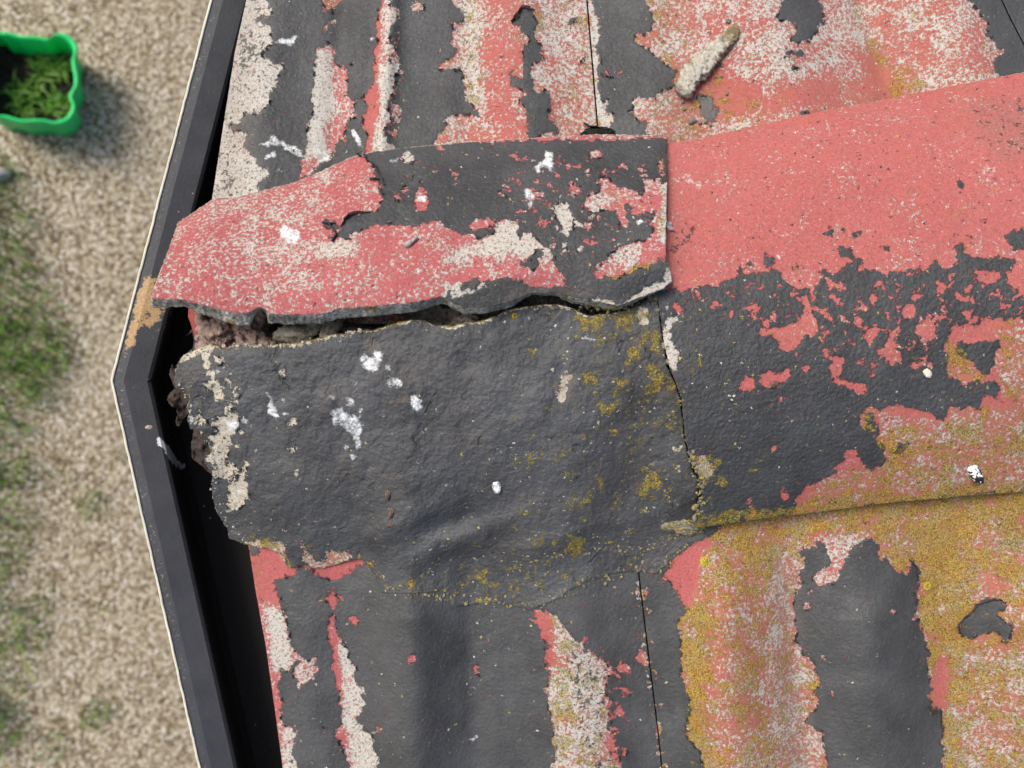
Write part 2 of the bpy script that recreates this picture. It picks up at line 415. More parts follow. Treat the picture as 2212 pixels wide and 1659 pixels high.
def z_L(u, v):
    t = interp(LT, u); b = interp(LB, u); s = np.clip((v-t)/(b-t), 0, 1)
    zb = z_B(u, b)+.0012
    zb = zb+.006*np.clip((720-u)/160, 0, 1)
    top = .040-.004*np.clip((700-u)/300, 0, 1)
    z = zb+(top-zb)*(1-s**1.75)
    fil = np.clip((s-.8)/.2, 0, 1)
    z -= .006*np.sin(fil*math.pi)*np.clip((u-800)/100, 0, 1)
    z += lumps(u, v, .0065, 120, 15)*(1-fil*.7)+lumps(u, v, .0030, 46, 21)*(1-fil*.3)+lumps(u, v, .0012, 14, 16, 3)
    # diagonal hand-smoothed ripples low on the face
    a = (u-1000)*.42+(v-1140)*.9
    z += .0040*np.sin(a/15)*np.exp(-((u-960)/150)**2-((v-1150)/60)**2)
    z -= .007*np.exp(-((u-1395)/75)**2-((v-1010)/95)**2)+.004*np.exp(-((u-1330)/40)**2-((v-1100)/60)**2)
    # blisters
    for (x, y, r, h) in ((700, 880, 26, .002), (640, 800, 22, .0016), (560, 900, 18, .0015), (760, 700, 30, .001), (1150, 880, 40, .002), (760, 1010, 30, .0022), (870, 960, 34, .0016)):
        z += h*np.exp(-(((u-x)**2+(v-y)**2)/r**2)**2)
    return z

# ------------------------------------------------------------------ weathering survey
BIG = -1200
LA = Layer(380, -380, 2700, 760, black=0, cem=.5, lic=.3, hol=.12, spk=.06, seed=1)
A_left = P('c2', '520,-1500 540,0 560,30 600,110 540,140 470,130 430,170 460,200 560,220 590,260 560,300 600,330 590,370 545,440 500,450 520,500 600,540 650,560 700,540 720,570 640,610 620,650 630,760 560,800 550,870 520,960 450,980 380,950 360,1010 320,1060 210,1100 240,1140 330,1140 360,1160 400,1140 430,1150 380,1200 340,1210 330,1260 370,1300 440,1350 470,1380 450,1410 480,1440 560,1460 570,1490 550,1530 480,1590 480,1659 480,2600')
A_redL = P('c3', '160,-1500 160,0 210,70 280,120 280,180 240,220 150,210 180,260 185,320 150,345 170,390 210,420 190,470 190,500 100,530 60,580 130,600 250,600 280,640 260,680 300,740 320,760 270,770 300,820 330,880 380,930 390,985 290,980 170,990 130,1030 130,1100 80,1150 20,1210 0,1260 -100,1300 -100,2600')
LA.put('b', np.concatenate([A_left, A_redL[::-1]]), 1)
st1 = P('c2', '975,430 1040,410 1120,395 1130,430 1160,440 1130,490 1110,530 1160,550 1180,570 1210,560 1255,565 1250,600 1225,630 1240,700 1250,780 1230,800 1290,830 1320,860 1310,900 1285,950 1320,965 1310,1000 1270,1005 1240,1040 1230,1100 1190,1180 1140,1250 1120,1280 1155,1300 1120,1340 1060,1380 1000,1450 900,1500 840,1560 840,1420 880,1330 900,1240 905,1150 880,1120 905,1090 930,1000 940,920 930,870 905,860 940,820 960,760 960,600 970,520')
st2 = P('c2', '1520,-1500 1600,-1500 1590,20 1600,80 1640,100 1660,150 1690,170 1640,200 1610,280 1590,330 1610,380 1640,380 1660,420 1620,460 1600,500 1620,560 1650,560 1690,540 1685,600 1660,640 1620,650 1640,700 1640,760 1600,850 1590,950 1620,980 1600,1060 1570,1100 1580,1160 1600,1220 1650,1240 1650,1350 1400,1350 1410,1150 1380,1050 1385,1000 1410,960 1395,900 1400,850 1370,840 1430,800 1450,740 1470,650 1480,560 1490,400 1500,300 1505,240 1490,210 1510,190 1525,60')
for q in (st1, st2): LA.put('b', q, 0)
for c, s in (('c2', '1040,-300 1180,-300 1180,20 1150,80 1110,90 1060,100 1015,70 1020,30'), ('c2', '1035,205 1080,190 1120,165 1150,165 1140,190 1100,205 1060,250 1040,250'),
             ('c2', '1025,345 1100,355 1070,385 1040,370'), ('c2', '1785,95 1820,60 1800,10 1830,0 1890,20 1905,100 1850,100'), ('c2', '1925,345 1960,305 1990,320 1950,345'),
             ('c2', '745,165 770,170 765,190 745,185'), ('c2', '1265,545 1290,540 1310,565 1280,570'), ('c2', '1200,1180 1230,1175 1235,1225 1210,1230'), ('c2', '670,535 710,560 690,575'),
             ('c3', '100,20 150,40 160,65 120,45'), ('c3', '1530,50 1570,80 1620,85 1620,115 1580,110'), ('c3', '1650,305 1690,320 1680,345 1655,340'), ('c3', '1790,520 1820,510 1850,575 1820,575')):
    LA.put('b', P(c, s), 0)
LA.put('b', P('c3', '790,45 850,70 900,60 890,110 880,150 930,180 920,210 870,240 895,290 900,340 930,370 970,400 940,450 945,510 910,540 870,530 865,600 850,640 880,700 880,770 900,800 980,800 1020,810 1045,850 1010,880 1030,930 1000,970 1030,1010 1050,1060 1090,1100 1095,1160 1070,1190 1040,1130 980,1150 920,1160 900,1300 800,1300 830,1130 835,1000 830,950 780,900 750,860 800,830 790,780 720,750 690,730 700,690 660,660 700,610 740,690 770,700 800,620 770,590 800,520 800,460 770,420 810,380 850,340 790,300 760,250 720,220 690,190 700,150 740,110'), 1)
for s in ('1185,225 1225,115 1240,120 1215,215', '1285,550 1290,510 1335,490 1320,540'): LA.put('b', P('c3', s), 1)
jl = '1400,-1500 1380,0 1400,60 1450,180 1420,260 1455,340 1390,390 1440,470 1460,540 1410,600 1440,640 1420,700 1440,800 1480,870 1530,850 1530,890 1490,950 1570,990 1560,1050 1550,1150 1550,2400'
jr = '1840,-1500 1840,0 1880,50 1900,150 1940,230 1885,185 1910,270 1850,290 1730,315 1770,370 1820,410 1880,420 1920,470 1970,500 2010,560 2080,600 2120,610 2080,660 2110,730 2050,750 2000,780 1950,800 1940,840 1870,850 1800,820 1745,850 1740,920 1700,940 1730,1000 1780,1060 1860,1080 1860,1130 1900,1170 2000,1180 2050,2400'
LA.put('b', np.concatenate([P('c3', jl), P('c3', jr)[::-1]]), 1)
for s in ('1440,620 1500,610 1540,630 1660,590 1670,605 1560,665 1450,640',): LA.put('b', P('c3', s), .25)
for s in ('730,-900 985,-900 985,40 1010,80 990,100 1010,130 940,150 965,190 930,210 920,265 880,240 840,270 770,280 780,230 830,190 830,150 900,130 850,140 790,140 760,110 720,140 710,100 735,20',
          '735,345 760,320 810,310 880,315 890,345 850,355 790,340', '800,415 850,405 840,435 810,430', '220,560 260,580 340,600 310,640 355,660 330,750 280,740 260,700 230,680 240,620 210,600',
          '1870,-900 1870,0 1920,20 1900,60 1960,70 1940,110 1990,130 1980,200 2010,240 2040,230 2030,290 2090,300 2090,330 2030,345 2030,400 2040,440 2100,500 2212,500 3600,300 3600,-900', '850,680 905,675 905,700 860,705'):
    LA.put('b', P('c4', s), 1)
# bare cement, wear, lichen on the upper slope
LA.put('c', np.concatenate([P('c2', '-100,-1500 -100,1800'), A_left[::-1]+np.array([10, 0])]), 1.0)
LA.put('d', np.concatenate([P('c2', '-100,-1500 -100,1800'), P('c2', '350,1700 420,1000 560,-1500')]), .35, 6)
LA.put('l', np.concatenate([P('c2', '-100,-1500 -100,1800'), A_left[::-1]+np.array([10, 0])]), .14, 2)
LA.put('b', np.concatenate([P('c2', '-100,-1500 -100,1800'), A_left[::-1]-np.array([4, 0])]), .13, 2)
LA.put('b', P('c2', '330,300 400,250 480,420 520,470 400,560 320,620 300,560'), .45, 3)
LA.put('b', P('c2', '420,560 520,520 540,620 480,680'), .36, 5)
LA.put('b', P('c2', '150,1450 250,1420 260,1600 170,1640'), .42, 4)
LA.put('c', st1, .45); LA.put('c', P('c2', '960,420 1100,420 1110,600 1070,760 1150,850 1090,1000 1020,1100 1060,1250 1060,1330 840,1350 900,1000'), 1., 3)
LA.put('l', st1, 0.0, 2); LA.put('l', st2, .1, 2)
LA.put('c', st2, .75); LA.put('c', P('c2', '1490,-1500 1530,-1500 1545,60 1520,450 1500,640 1540,800 1500,1000 1480,1100 1460,1350 1360,1350 1350,900 1440,700'), .05, 2)
LA.put('l', P('c3', '160,-1500 450,-1500 430,0 420,300 440,500 450,700 430,980 330,900 250,600 280,400 230,150'), .5, 6)
LA.put('c', P('c3', '250,-1500 430,-1500 440,960 330,900 260,500'), .75, 5)
LA.put('c', P('c3', '440,-1500 740,-1500 740,250 800,600 760,1250 480,1250 440,600'), .36, 6)
LA.put('l', P('c3', '500,-1500 700,-1500 700,600 800,1250 480,1250 460,600'), .14, 6)
LA.put('c', P('c3', '1000,-1500 1300,-1500 1420,1000 1400,1200 1100,1200 1060,600'), .55, 6)
LA.put('l', P('c3', '870,-1500 1080,-1500 1080,300 950,500 900,700 870,400'), .33, 5)
LA.put('l', P('c3', '1260,-1500 1340,-1500 1400,500 1440,800 1470,1150 1440,1150 1400,900 1300,520 1270,200'), .5, 3)
LA.put('c', np.concatenate([P('c3', '1340,-1500 1400,600 1450,1200'), P('c3', jl)[::-1]]), .95, 1)
LA.put('c', P('c4', '350,-900 1150,-900 1200,300 1300,500 1000,650 600,650 450,400'), .56, 8)
LA.put('c', P('c4', '1350,-900 2000,-900 2060,450 1800,520 1500,420 1300,150'), .5, 8)
LA.put('c', P('c4', '450,700 1500,620 1300,480 600,520 200,400 100,700'), .22, 8)
LA.put('c', P('c4', '1180,350 1300,330 1500,560 1350,620'), .08, 6)
LA.put('l', P('c4', '-300,-900 1150,-900 1250,400 1000,700 500,750'), .20, 8)
LA.put('l', P('c4', '-350,-900 100,-900 150,300 100,700 -200,800 -300,300'), .42, 10)
LA.put('l', P('c4', '-50,550 200,560 550,560 700,650 250,800 -50,860'), .42, 8)
LA.put('l', P('c4', '1140,-900 1200,-900 1230,100 1290,260 1400,370 1550,440 1620,560 1420,600 1330,420 1230,300 1170,60'), .55, 4)
LA.put('l', P('c4', '1350,-900 1950,-900 1950,300 1700,500 1500,350'), .25, 8)
LA.put('l', P('c4', '1380,540 1450,530 1440,600 1390,600'), .6, 2)
LA.put('d', P('c4', '0,550 300,560 330,740 100,850 -50,860'), .35, 8)
LA.put('h', P('c2', '1560,-1500 1720,-1500 1720,1200 1560,1200'), .75, 5)
LA.put('k', P('c3', '1440,0 2000,0 2000,1150 1560,1150'), .16, 5)
for c, s in (('c2', '590,340 640,400 760,390 850,320 870,300 780,310 700,340 660,360 610,345'), ('c2', '480,1250 560,1200 650,1160 640,1210 720,1240 850,1300 860,1370 800,1330 720,1290 640,1240 560,1260'),
             ('c2', '530,1350 570,1310 620,1300 620,1350 560,1380'), ('c2', '600,1490 660,1465 720,1490 640,1505'), ('c2', '1255,1110 1300,1100 1350,1190 1375,1250 1320,1255 1280,1190'),
             ('c2', '980,1430 1000,1380 1040,1330 1100,1340 1090,1390 1030,1420'), ('c2', '1400,380 1430,340 1475,320 1470,360'), ('c2', '1360,480 1380,465 1385,480'), ('c3', '1160,345 1170,310 1210,305 1215,345 1190,360'),
             ('c2', '780,265 920,262 925,272 800,272'), ('c3', '1010,820 1040,810 1050,860 1020,850'), ('c2', '910,1260 1060,1230 1090,1330 960,1330')):
    v_ = .45 if '910,1260' in s else .85
    LA.put('w', P(c, s), v_)
LA.finish()

LBm = Layer(480, 1000, 2700, 2050, black=1, cem=.3, lic=.0, hol=.1, spk=.10, seed=21)
LBm.put('b', P('c12', '750,250 1100,240 1500,380 1510,440 1540,485 1500,480 1440,530 1390,560 1330,575 1290,560 1240,530 1180,475 1150,490 1130,530 1070,560 1020,550 990,570 1000,600 1020,650 1060,740 1085,830 1095,900 1120,970 1160,1000 1150,1030 1100,1035 1100,1090 1060,1110 1030,1080 1020,1180 1050,1270 1045,1350 1060,1430 1120,1420 1125,1450 1110,1540 1100,1620 1140,1659 1200,2700 900,2700 900,1500'), 0)
LBm.put('b', P('c12', '865,360 915,365 912,420 890,430 868,410'), 1)
LBm.put('b', P('c12', '1110,1110 1160,1030 1240,1020 1240,1060 1265,1080 1240,1120 1190,1150 1150,1210 1140,1160 1115,1140'), 0)
sB = P('c12', '1310,640 1340,620 1360,660 1360,710 1340,740 1360,840 1390,900 1420,950 1440,1020 1480,1090 1470,1140 1520,1200 1530,1290 1510,1350 1470,1380 1540,1440 1580,1470 1570,1520 1610,1600 1590,1659 1650,2700 1500,2700 1440,1659 1400,1560 1350,1480 1350,1430 1400,1400 1385,1300 1370,1180 1350,1080 1330,980 1310,880 1320,790 1340,760 1300,690')
LBm.put('b', sB, 0)
for c, s in (('c12', '1450,760 1500,790 1505,835 1470,830 1440,790'), ('c12', '1580,1440 1640,1400 1630,1450 1600,1470'), ('c12', '1380,650 1410,660 1415,690 1385,680'), ('c12', '1540,710 1580,710 1550,750'),
             ('c13', '1370,1045 1440,1060 1450,1110 1410,1120'), ('c13', '1390,1180 1460,1210 1460,1260 1400,1220'), ('c13', '1345,1250 1400,1300 1410,1380 1370,1360'), ('c13', '1400,1530 1440,1560 1420,1600'),
             ('c13', '1480,1010 1530,965 1545,1010 1550,1100 1490,1040'), ('c13', '160,1010 210,1000 200,1060 160,1065'), ('c13', '540,1060 570,1070 600,1130 545,1100'), ('c13', '730,980 755,975 750,1000'),
             ('c13', '1170,710 1190,705 1185,745'), ('c12', '1285,1415 1300,1410 1300,1460 1285,1450'), ('c12', '1640,1330 1660,1330 1655,1360')):
    LBm.put('b', P(c, s), 0)
sC = P('c13', '890,750 960,745 1020,770 1060,820 1110,880 1150,930 1200,970 1250,1010 1310,1050 1330,1090 1300,1150 1310,1280 1330,1340 1310,1420 1310,1520 1330,1600 1400,1659 1480,2700 1000,2700 990,1640 1010,1590 1000,1500 985,1370 980,1250 955,1180 980,1110 960,1040 955,960 930,860 890,820')
LBm.put('b', sC, 0)
LBm.put('b', P('c13', '1130,900 1320,1080 1340,1400 1420,1700 1240,1700 1120,1350 1080,1050'), .30, 2)
LBm.put('h', P('c13', '1080,820 1420,1000 1460,1700 1500,2700 1250,2700 1150,1200'), .58, 8)
leftE = P('c14', '560,200 430,310 380,320 300,380 240,410 200,470 170,520 110,560 130,575 190,550 240,620 260,700 300,710 280,760 240,800 260,900 260,1050 300,1220 320,1240 300,1350 290,1430 330,1500 370,1560 390,1623 420,2700')
LBm.put('b', np.concatenate([leftE, P('c14', '3600,2700 3600,-200 560,-200')]), 0)
ST2 = P('c14', '1120,2700 1090,1600 1080,1500 1040,1400 960,1360 1000,1300 1040,1280 1050,1220 990,1180 1060,1150 1020,1080 1030,1030 960,980 910,900 920,830 900,750 900,660 940,600 940,500 980,470 960,430 940,370 1010,380 1060,330 1080,360 1120,430 1110,480 1060,490 1010,520 1020,560 1060,590 1140,570 1170,480 1190,480 1190,420 1240,380 1280,340 1340,300 1390,370 1380,430 1440,450 1470,490 1500,510 1540,530 1570,440 1610,470 1610,560 1600,650 1610,750 1640,850 1660,960 1690,980 1660,1000 1690,1100 1670,1200 1700,1300 1750,1300 1750,1450 1750,1623 1800,2700'); LBm.put('b', ST2, 1)
LBm.put('b', P('c14', '1845,810 1880,780 1940,720 1960,690 2040,650 2070,680 2130,690 2080,730 2040,750 2100,780 2140,800 2140,880 2120,920 2090,910 2080,870 2040,850 1990,850 1930,880 1870,890 1850,870'), 1)
for s in ('970,620 1010,610 1000,650 975,640', '960,700 1010,690 1010,730 970,730', '1000,820 1015,830 1000,870', '1040,990 1100,960 1090,990 1050,1010', '1090,1200 1140,1190 1130,1220', '1450,740 1480,715 1475,745', '1570,770 1610,740 1600,800 1580,800', '1180,980 1200,970 1200,990', '1130,690 1140,690 1140,725'):
    LBm.put('b', P('c14', s), 0)
LBm.put('c', P('c12', '750,250 1540,400 1540,600 1100,700 900,700'), .05, 3)
LBm.put('c', P('c12', '930,700 1060,730 1130,960 1180,1110 1010,1130 980,900'), .85, 4); LBm.put('c', P('c12', '1040,1430 1140,1430 1200,2700 1030,2700'), .8, 4)
LBm.put('c', P('c12', '1090,1000 1270,1000 1270,1220 1090,1220'), .6, 2)
LBm.put('c', P('c12', '1370,940 1400,900 1560,1150 1580,1400 1650,1700 1700,2700 1500,2700 1440,1450 1400,1400 1400,1100'), .85, 3)
LBm.put('l', P('c12', '1420,950 1560,1150 1580,1500 1650,1700 1550,1700 1480,1300'), .3, 4)
LBm.put('l', P('c12', '840,360 920,380 960,640 900,640'), .22, 3)
LBm.put('c', sC, .66, 2); LBm.put('l', sC, .5, 3)
LBm.put('c', P('c13', '880,740 990,760 990,900 1010,1040 960,1080 880,850'), .15, 3); LBm.put('l', P('c13', '880,740 990,760 990,900 1010,1040 960,1080 880,850'), .05, 3)
LBm.put('l', P('c13', '980,1070 1100,1070 1100,1659 1130,2700 990,2700 980,1400'), .6, 5)
LBm.put('l', P('c13', '1480,500 1620,540 1700,1659 1560,1659 1520,1000'), .16, 4)
LBm.put('l', P('c13', '1500,900 1610,900 1700,1659 1620,1659 1540,1200'), .35, 3)
LBm.put('k', P('c13', '0,550 900,550 950,1100 400,1300 300,900'), .35, 8)
B2 = np.concatenate([leftE, P('c14', '3600,2700 3600,-200 560,-200')])
LBm.put('l', B2+np.array([4, 0]), .56, 1); LBm.put('c', B2, .42, 1)
LBm.put('l', P('c14', '200,-100 3600,-200 3600,250 1700,300 1500,420 1300,280 850,300 800,560 500,450 400,380'), .72, 5)
LBm.put('l', P('c14', '230,700 420,640 400,1000 430,1623 450,2700 380,2700 250,1300'), .78, 5)
LBm.put('c', P('c14', '430,420 750,600 780,1000 700,1623 700,2700 420,2700 420,1000'), .42, 8)
LBm.put('l', P('c14', '450,560 800,640 800,1000 740,1623 740,2700 430,2700 420,1000'), .55, 8)
LBm.put('c', P('c14', '780,350 980,350 1000,900 1060,1400 1100,2700 850,2700 720,1000'), .55, 8)
LBm.put('l', P('c14', '780,450 960,450 1000,900 1060,1400 1100,2700 850,2700 720,1000'), .45, 8)
LBm.put('d', P('c14', '760,400 930,500 930,900 1000,1400 1060,2700 850,2700 780,1000'), .45, 8)
LBm.put('l', P('c14', '1010,300 1300,300 1220,560 1020,600'), .2, 4); LBm.put('c', P('c14', '1010,300 1300,300 1220,560 1020,600'), .6, 4)
LBm.put('l', P('c14', '1580,300 1900,250 1900,1000 1800,1623 1850,2700 1700,2700 1620,900'), .82, 6)
LBm.put('c', P('c14', '1800,950 3600,900 3600,2700 1820,2700'), .52, 8); LBm.put('l', P('c14', '1800,950 3600,900 3600,2700 1820,2700'), .6, 8)
LBm.put('c', P('c14', '2050,300 3600,200 3600,900 2050,700'), .42, 8); LBm.put('l', P('c14', '2050,300 3600,200 3600,900 2050,700'), .6, 8)
rd = P('c14', '430,310 380,320 300,380 240,410 200,470 110,560 190,550 240,620 260,700 320,700 340,600 370,520 370,430 420,350')
LBm.put('l', rd, .0, 2); LBm.put('c', rd, .04, 2)
for s in ('1730,980 1790,990 1770,1300 1700,1300 1680,1150', ): LBm.put('l', P('c14', s), .2, 2); LBm.put('c', P('c14', s), .1, 2)
LBm.put('l', P('c14', '1040,1130 1060,1160 1050,1220 990,1190 1000,1140'), 1, 1)
LBm.put('l', ST2, .04, 1)
for dx0, dx1, lv in ((1, 9, .8), (-7, -1, .45)):
    jj = np.array([(1373, 1200), (1380, 1240), (1392, 1340), (1404, 1440), (1418, 1550), (1430, 1659), (1440, 1760)], float)
    LBm.put('l', np.concatenate([jj+np.array([dx0, 0]), (jj+np.array([dx1, 0]))[::-1]]), lv); LBm.put('h', np.concatenate([jj+np.array([dx0-8, 0]), (jj+np.array([dx1+8, 0]))[::-1]]), .55, 1); LBm.put('c', np.concatenate([jj+np.array([-12, 0]), (jj+np.array([14, 0]))[::-1]]), .6)
for c, s in (('c13', '440,1500 500,1495 560,1470 575,1480 500,1515 450,1515'),): LBm.put('w', P(c, s), .8)
LBm.finish()

LU = Layer(300, 260, 1480, 720, black=0, cem=.40, lic=.02, hol=.1, spk=.03, seed=41)
LU.put('b', P('c6', '290,150 290,265 400,240 490,225 510,260 560,300 610,340 620,420 650,480 670,540 660,640 630,750 560,740 480,740 400,750 350,800 310,870 260,960 215,980 240,900 190,860 140,830 170,815 280,830 260,880 310,960 400,960 440,920 490,880 550,870 640,830 700,860 740,815 780,860 900,860 990,860 1020,830 1160,815 1220,850 1260,870 1350,920 1430,920 1560,960 1620,920 1670,880 1650,850 1500,900 1450,870 1420,850 1510,780 1640,810 1690,820 1740,795 1850,800 1840,900 1880,970 1910,900 1960,880 1960,930 2030,990 2100,1050 2150,1100 2160,1180 2212,1240 2250,1310 2220,1390 2440,1390 3300,1400 3300,100'), 1)
LU.put('b', P('c7', '700,1270 790,1190 860,1150 880,1090 950,1030 1080,1030 1120,960 1180,990 1240,930 1230,830 1210,790 1260,770 1290,720 1200,730 1130,760 1080,740 1060,780 1030,860 950,880 950,800 930,730 840,710 760,740 700,720 640,730 640,660 700,600 760,560 820,510 750,470 800,440 910,450 930,520 1050,530 1130,580 1180,570 1200,500 1200,440 1260,450 1320,480 1420,500 1420,1150 1280,1180 1100,1240 980,1300 840,1310'), 0)
for s in ('1010,690 1040,650 1090,680 1060,800 1000,790', '1150,590 1170,590 1170,640 1150,630', '1210,580 1240,590 1240,620 1215,610'): LU.put('b', P('c7', s), 1)
chips7 = '''440,640 520,660 545,720 570,830 590,890 550,900 520,950 480,920 450,830 420,750 410,690|455,1040 500,1010 525,1040 490,1075 455,1070|570,1020 620,1010 635,1080 590,1060|690,220 750,195 820,230 800,265 740,275 700,260|510,480 570,480 600,520 640,530 600,580 560,560|800,360 840,370 860,400 830,430 800,400|930,390 1010,390 1000,420 950,420|930,360 1000,330 1010,350 960,370|990,265 1020,270 1015,300|1300,330 1330,280 1380,420 1340,470 1310,440|430,440 450,470 430,475|440,300 490,310 470,330|410,600 450,590 440,620|390,540 420,530 420,560|240,620 260,640 255,670|290,640 320,660 300,700|680,790 710,760 720,790 700,810|745,860 765,825 785,870|665,880 690,875 695,915|1000,935 1060,910 1080,920 1030,955|950,830 1030,840 960,880|830,850 870,820 890,830 840,870|400,520 430,530 420,570 395,560'''
chips6 = '''820,250 900,205 960,280 930,300 860,300|1120,150 1230,170 1200,220 1150,210|870,465 890,400 930,400 920,440|840,570 850,510 890,490 890,560|755,585 800,580 860,645 770,640|950,700 945,590 1000,520 1070,570 1060,640 1050,720 990,735|1265,380 1310,375 1335,410 1290,490 1270,470|975,460 1010,440 1035,465|1570,330 1590,300 1600,340|1660,540 1700,545 1810,610 1700,600|1720,470 1760,450 1765,490 1730,480|1065,380 1110,370 1090,410|1075,310 1130,300 1110,330|970,300 1000,305 980,325|960,375 985,370 975,395|1010,375 1050,365 1040,385|1290,165 1330,155 1320,185|1345,165 1395,155 1380,185|1365,215 1390,210 1380,235|1160,470 1190,460 1180,490|1395,535 1420,530 1410,560|755,720 775,695 780,715|1210,700 1230,705 1215,730|1550,585 1570,580 1565,600|1940,410 1960,405 1955,440|890,590 920,590 910,620|1085,610 1110,610 1095,640|610,1400 610,1400 610,1400'''
for t in chips7.split('|'): LU.put('b', P('c7', t), 0)
for t in chips6.split('|')[:-1]: LU.put('b', P('c6', t), 0)
LU.put('b', P('c6', '1200,1460 1240,1410 1330,1390 1390,1320 1450,1320 1600,1330 1720,1320 1790,1290 1880,1330 1900,1370 1960,1400 2050,1390 2212,1370 2212,1800 1200,1800'), 1)
LU.put('b', P('c7', '0,1400 200,1400 700,1330 960,1310 1120,1250 1340,1190 1500,1180 1500,1800 0,1800'), 1)
LU.put('b', P('c6', '1850,1190 1900,1160 1930,1170 1990,1060 2050,1040 2060,1090 2010,1130 2040,1200 1940,1250 1920,1210'), 1)
LU.put('k', P('d', '300,300 1500,280 1500,700 300,700'), .10, 2)
LU.put('h', P('c6', '690,150 1700,150 2212,300 2212,900 1300,800 700,600'), .30, 5); LU.put('h', P('c7', '0,200 1300,300 1300,950 900,1100 500,1250 200,900 0,700'), .52, 5)
LU.put('c', P('c5', '1000,400 1700,250 1900,500 1800,1100 1200,1000 900,700'), .5, 10)
LU.put('c', P('c6', '1640,900 1700,820 1850,830 2000,980 2140,1100 1950,1130 1650,1060 1500,1100 1300,1150 1280,1100 1500,1030'), .95, 4)
LU.put('c', P('c5', '1850,800 2212,700 2212,900 1950,950'), .7, 5)
LU.put('c', P('c7', '400,600 600,600 620,980 430,980'), .9, 2); LU.put('c', P('c7', '700,560 900,560 850,760 680,720'), .65, 3); LU.put('c', P('c7', '860,1040 1200,1030 1100,1200 850,1180'), .68, 4)
LU.put('c', P('c6', '800,200 960,200 950,300 840,300'), .8, 2); LU.put('c', P('c7', '440,1000 640,1000 640,1090 440,1090'), .9, 1)
LU.put('c', P('c7', '1340,500 1420,500 1420,1000 1330,1000'), .8, 2); LU.put('l', P('c7', '1230,740 1420,740 1420,920 1230,920'), .42, 4)
LU.put('l', P('c7', '1290,230 1400,230 1400,420 1300,400'), .45, 3); LU.put('l', P('c7', '800,540 1080,540 1040,680 860,690'), .34, 4)
LU.put('l', P('c7', '780,1310 960,1270 1100,1200 1340,1160 1340,1200 1120,1270 1000,1340 820,1350'), .85, 2)
LU.put('b', P('c7', '700,1480 900,1490 1000,1540 1100,1450 1230,1380 1340,1330 1380,1230 1440,1230 1500,1350 1100,1700 700,1640'), 0)
LU.put('c', P('c7', '650,1400 1000,1500 1340,1200 1500,1200 1500,1700 650,1700'), 1, 1); LU.put('l', P('c7', '780,1420 940,1480 1100,1440 1000,1600 800,1560'), .5, 2)
LU.put('l', P('c6', '1440,1540 1640,1540 1900,1400 1800,1340 1600,1320 1700,1380 1650,1700 1400,1700'), .35, 3)
LU.put('b', P('c6', '1240,1440 1420,1400 1560,1370 1600,1390 1440,1430 1250,1470'), 0); LU.put('c', P('c6', '1200,1360 1700,1340 1700,1480 1200,1480'), .95, 1)
for c, s, v_ in (('c6', '2060,190 2140,220 2140,390 2100,380 2050,350 2010,420 2000,340 2060,290 2080,240', .85), ('c6', '1900,520 1960,530 1990,600 1970,700 1930,700 1900,600', .68), ('c6', '700,270 790,260 800,320 720,320', .62),
                 ('c6', '950,590 1050,590 1050,650 960,640', .85), ('c5', '1560,600 1620,640 1710,680 1700,800 1640,790 1580,740 1530,760 1560,700', .85), ('c5', '1220,780 1290,760 1320,830 1290,880 1240,830', .58),
                 ('c5', '1560,460 1610,450 1600,500 1570,500', .8), ('c5', '1390,1050 1430,1040 1430,1080 1400,1085', .8), ('c5', '1450,910 1490,910 1480,950 1450,940', .7), ('c7', '1115,810 1165,820 1150,865 1115,850', .85), ('c7', '335,1265 360,1265 358,1290 340,1290', 1),
                 ('c7', '820,850 860,820 870,840 830,870', .7), ('c6', '950,1240 1020,1230 1010,1290 960,1280', .6), ('c6', '1970,480 2010,460 2000,490', .6), ('c7', '1220,790 1290,780 1260,830', .5)):
    LU.put('w', P(c, s), v_)
LU.put('d', P('c7', '0,1390 700,1360 780,1500 0,1600'), .25, 4)
LU.finish()

low_out = P('d', '376,820 379,805 384,788 394,770 410,762 424,755 456,745 471,750 484,755 514,745 544,744 569,749 599,745 644,744 681,735 716,725 744,723 751,715 783,717 818,712 840,704 883,693 920,695 940,705 978,707 1008,698 1040,695 1068,685 1103,668 1133,663 1173,659 1207,658 1225,663 1240,668 1252,676 1275,684 1320,678 1350,672 1380,660 1400,648 1418,636 1424,680 1431,740 1441,792 1459,831 1469,862 1473,902 1476,945 1483,975 1494,1012 1508,1045 1506,1080 1500,1110 1496,1140 1520,1144 1560,1141 1540,1152 1500,1170 1475,1180 1452,1200 1440,1222 1415,1240 1395,1236 1373,1234 1330,1238 1269,1254 1240,1270 1206,1291 1180,1305 1143,1317 1100,1306 1050,1302 979,1308 953,1278 897,1282 850,1282 823,1280 814,1250 795,1222 777,1207 740,1214 700,1228 680,1226 650,1219 635,1228 620,1224 606,1200 583,1185 542,1178 527,1173 494,1162 491,1142 472,1113 461,1083 457,1060 459,1020 441,997 443,985 455,983 451,958 441,933 411,925 406,908 411,890 403,880 411,863 409,853 404,843 396,838 381,838')
LL = Layer(340, 620, 1600, 1360, black=1, cem=1, lic=.0, hol=.05, spk=.10, seed=61)
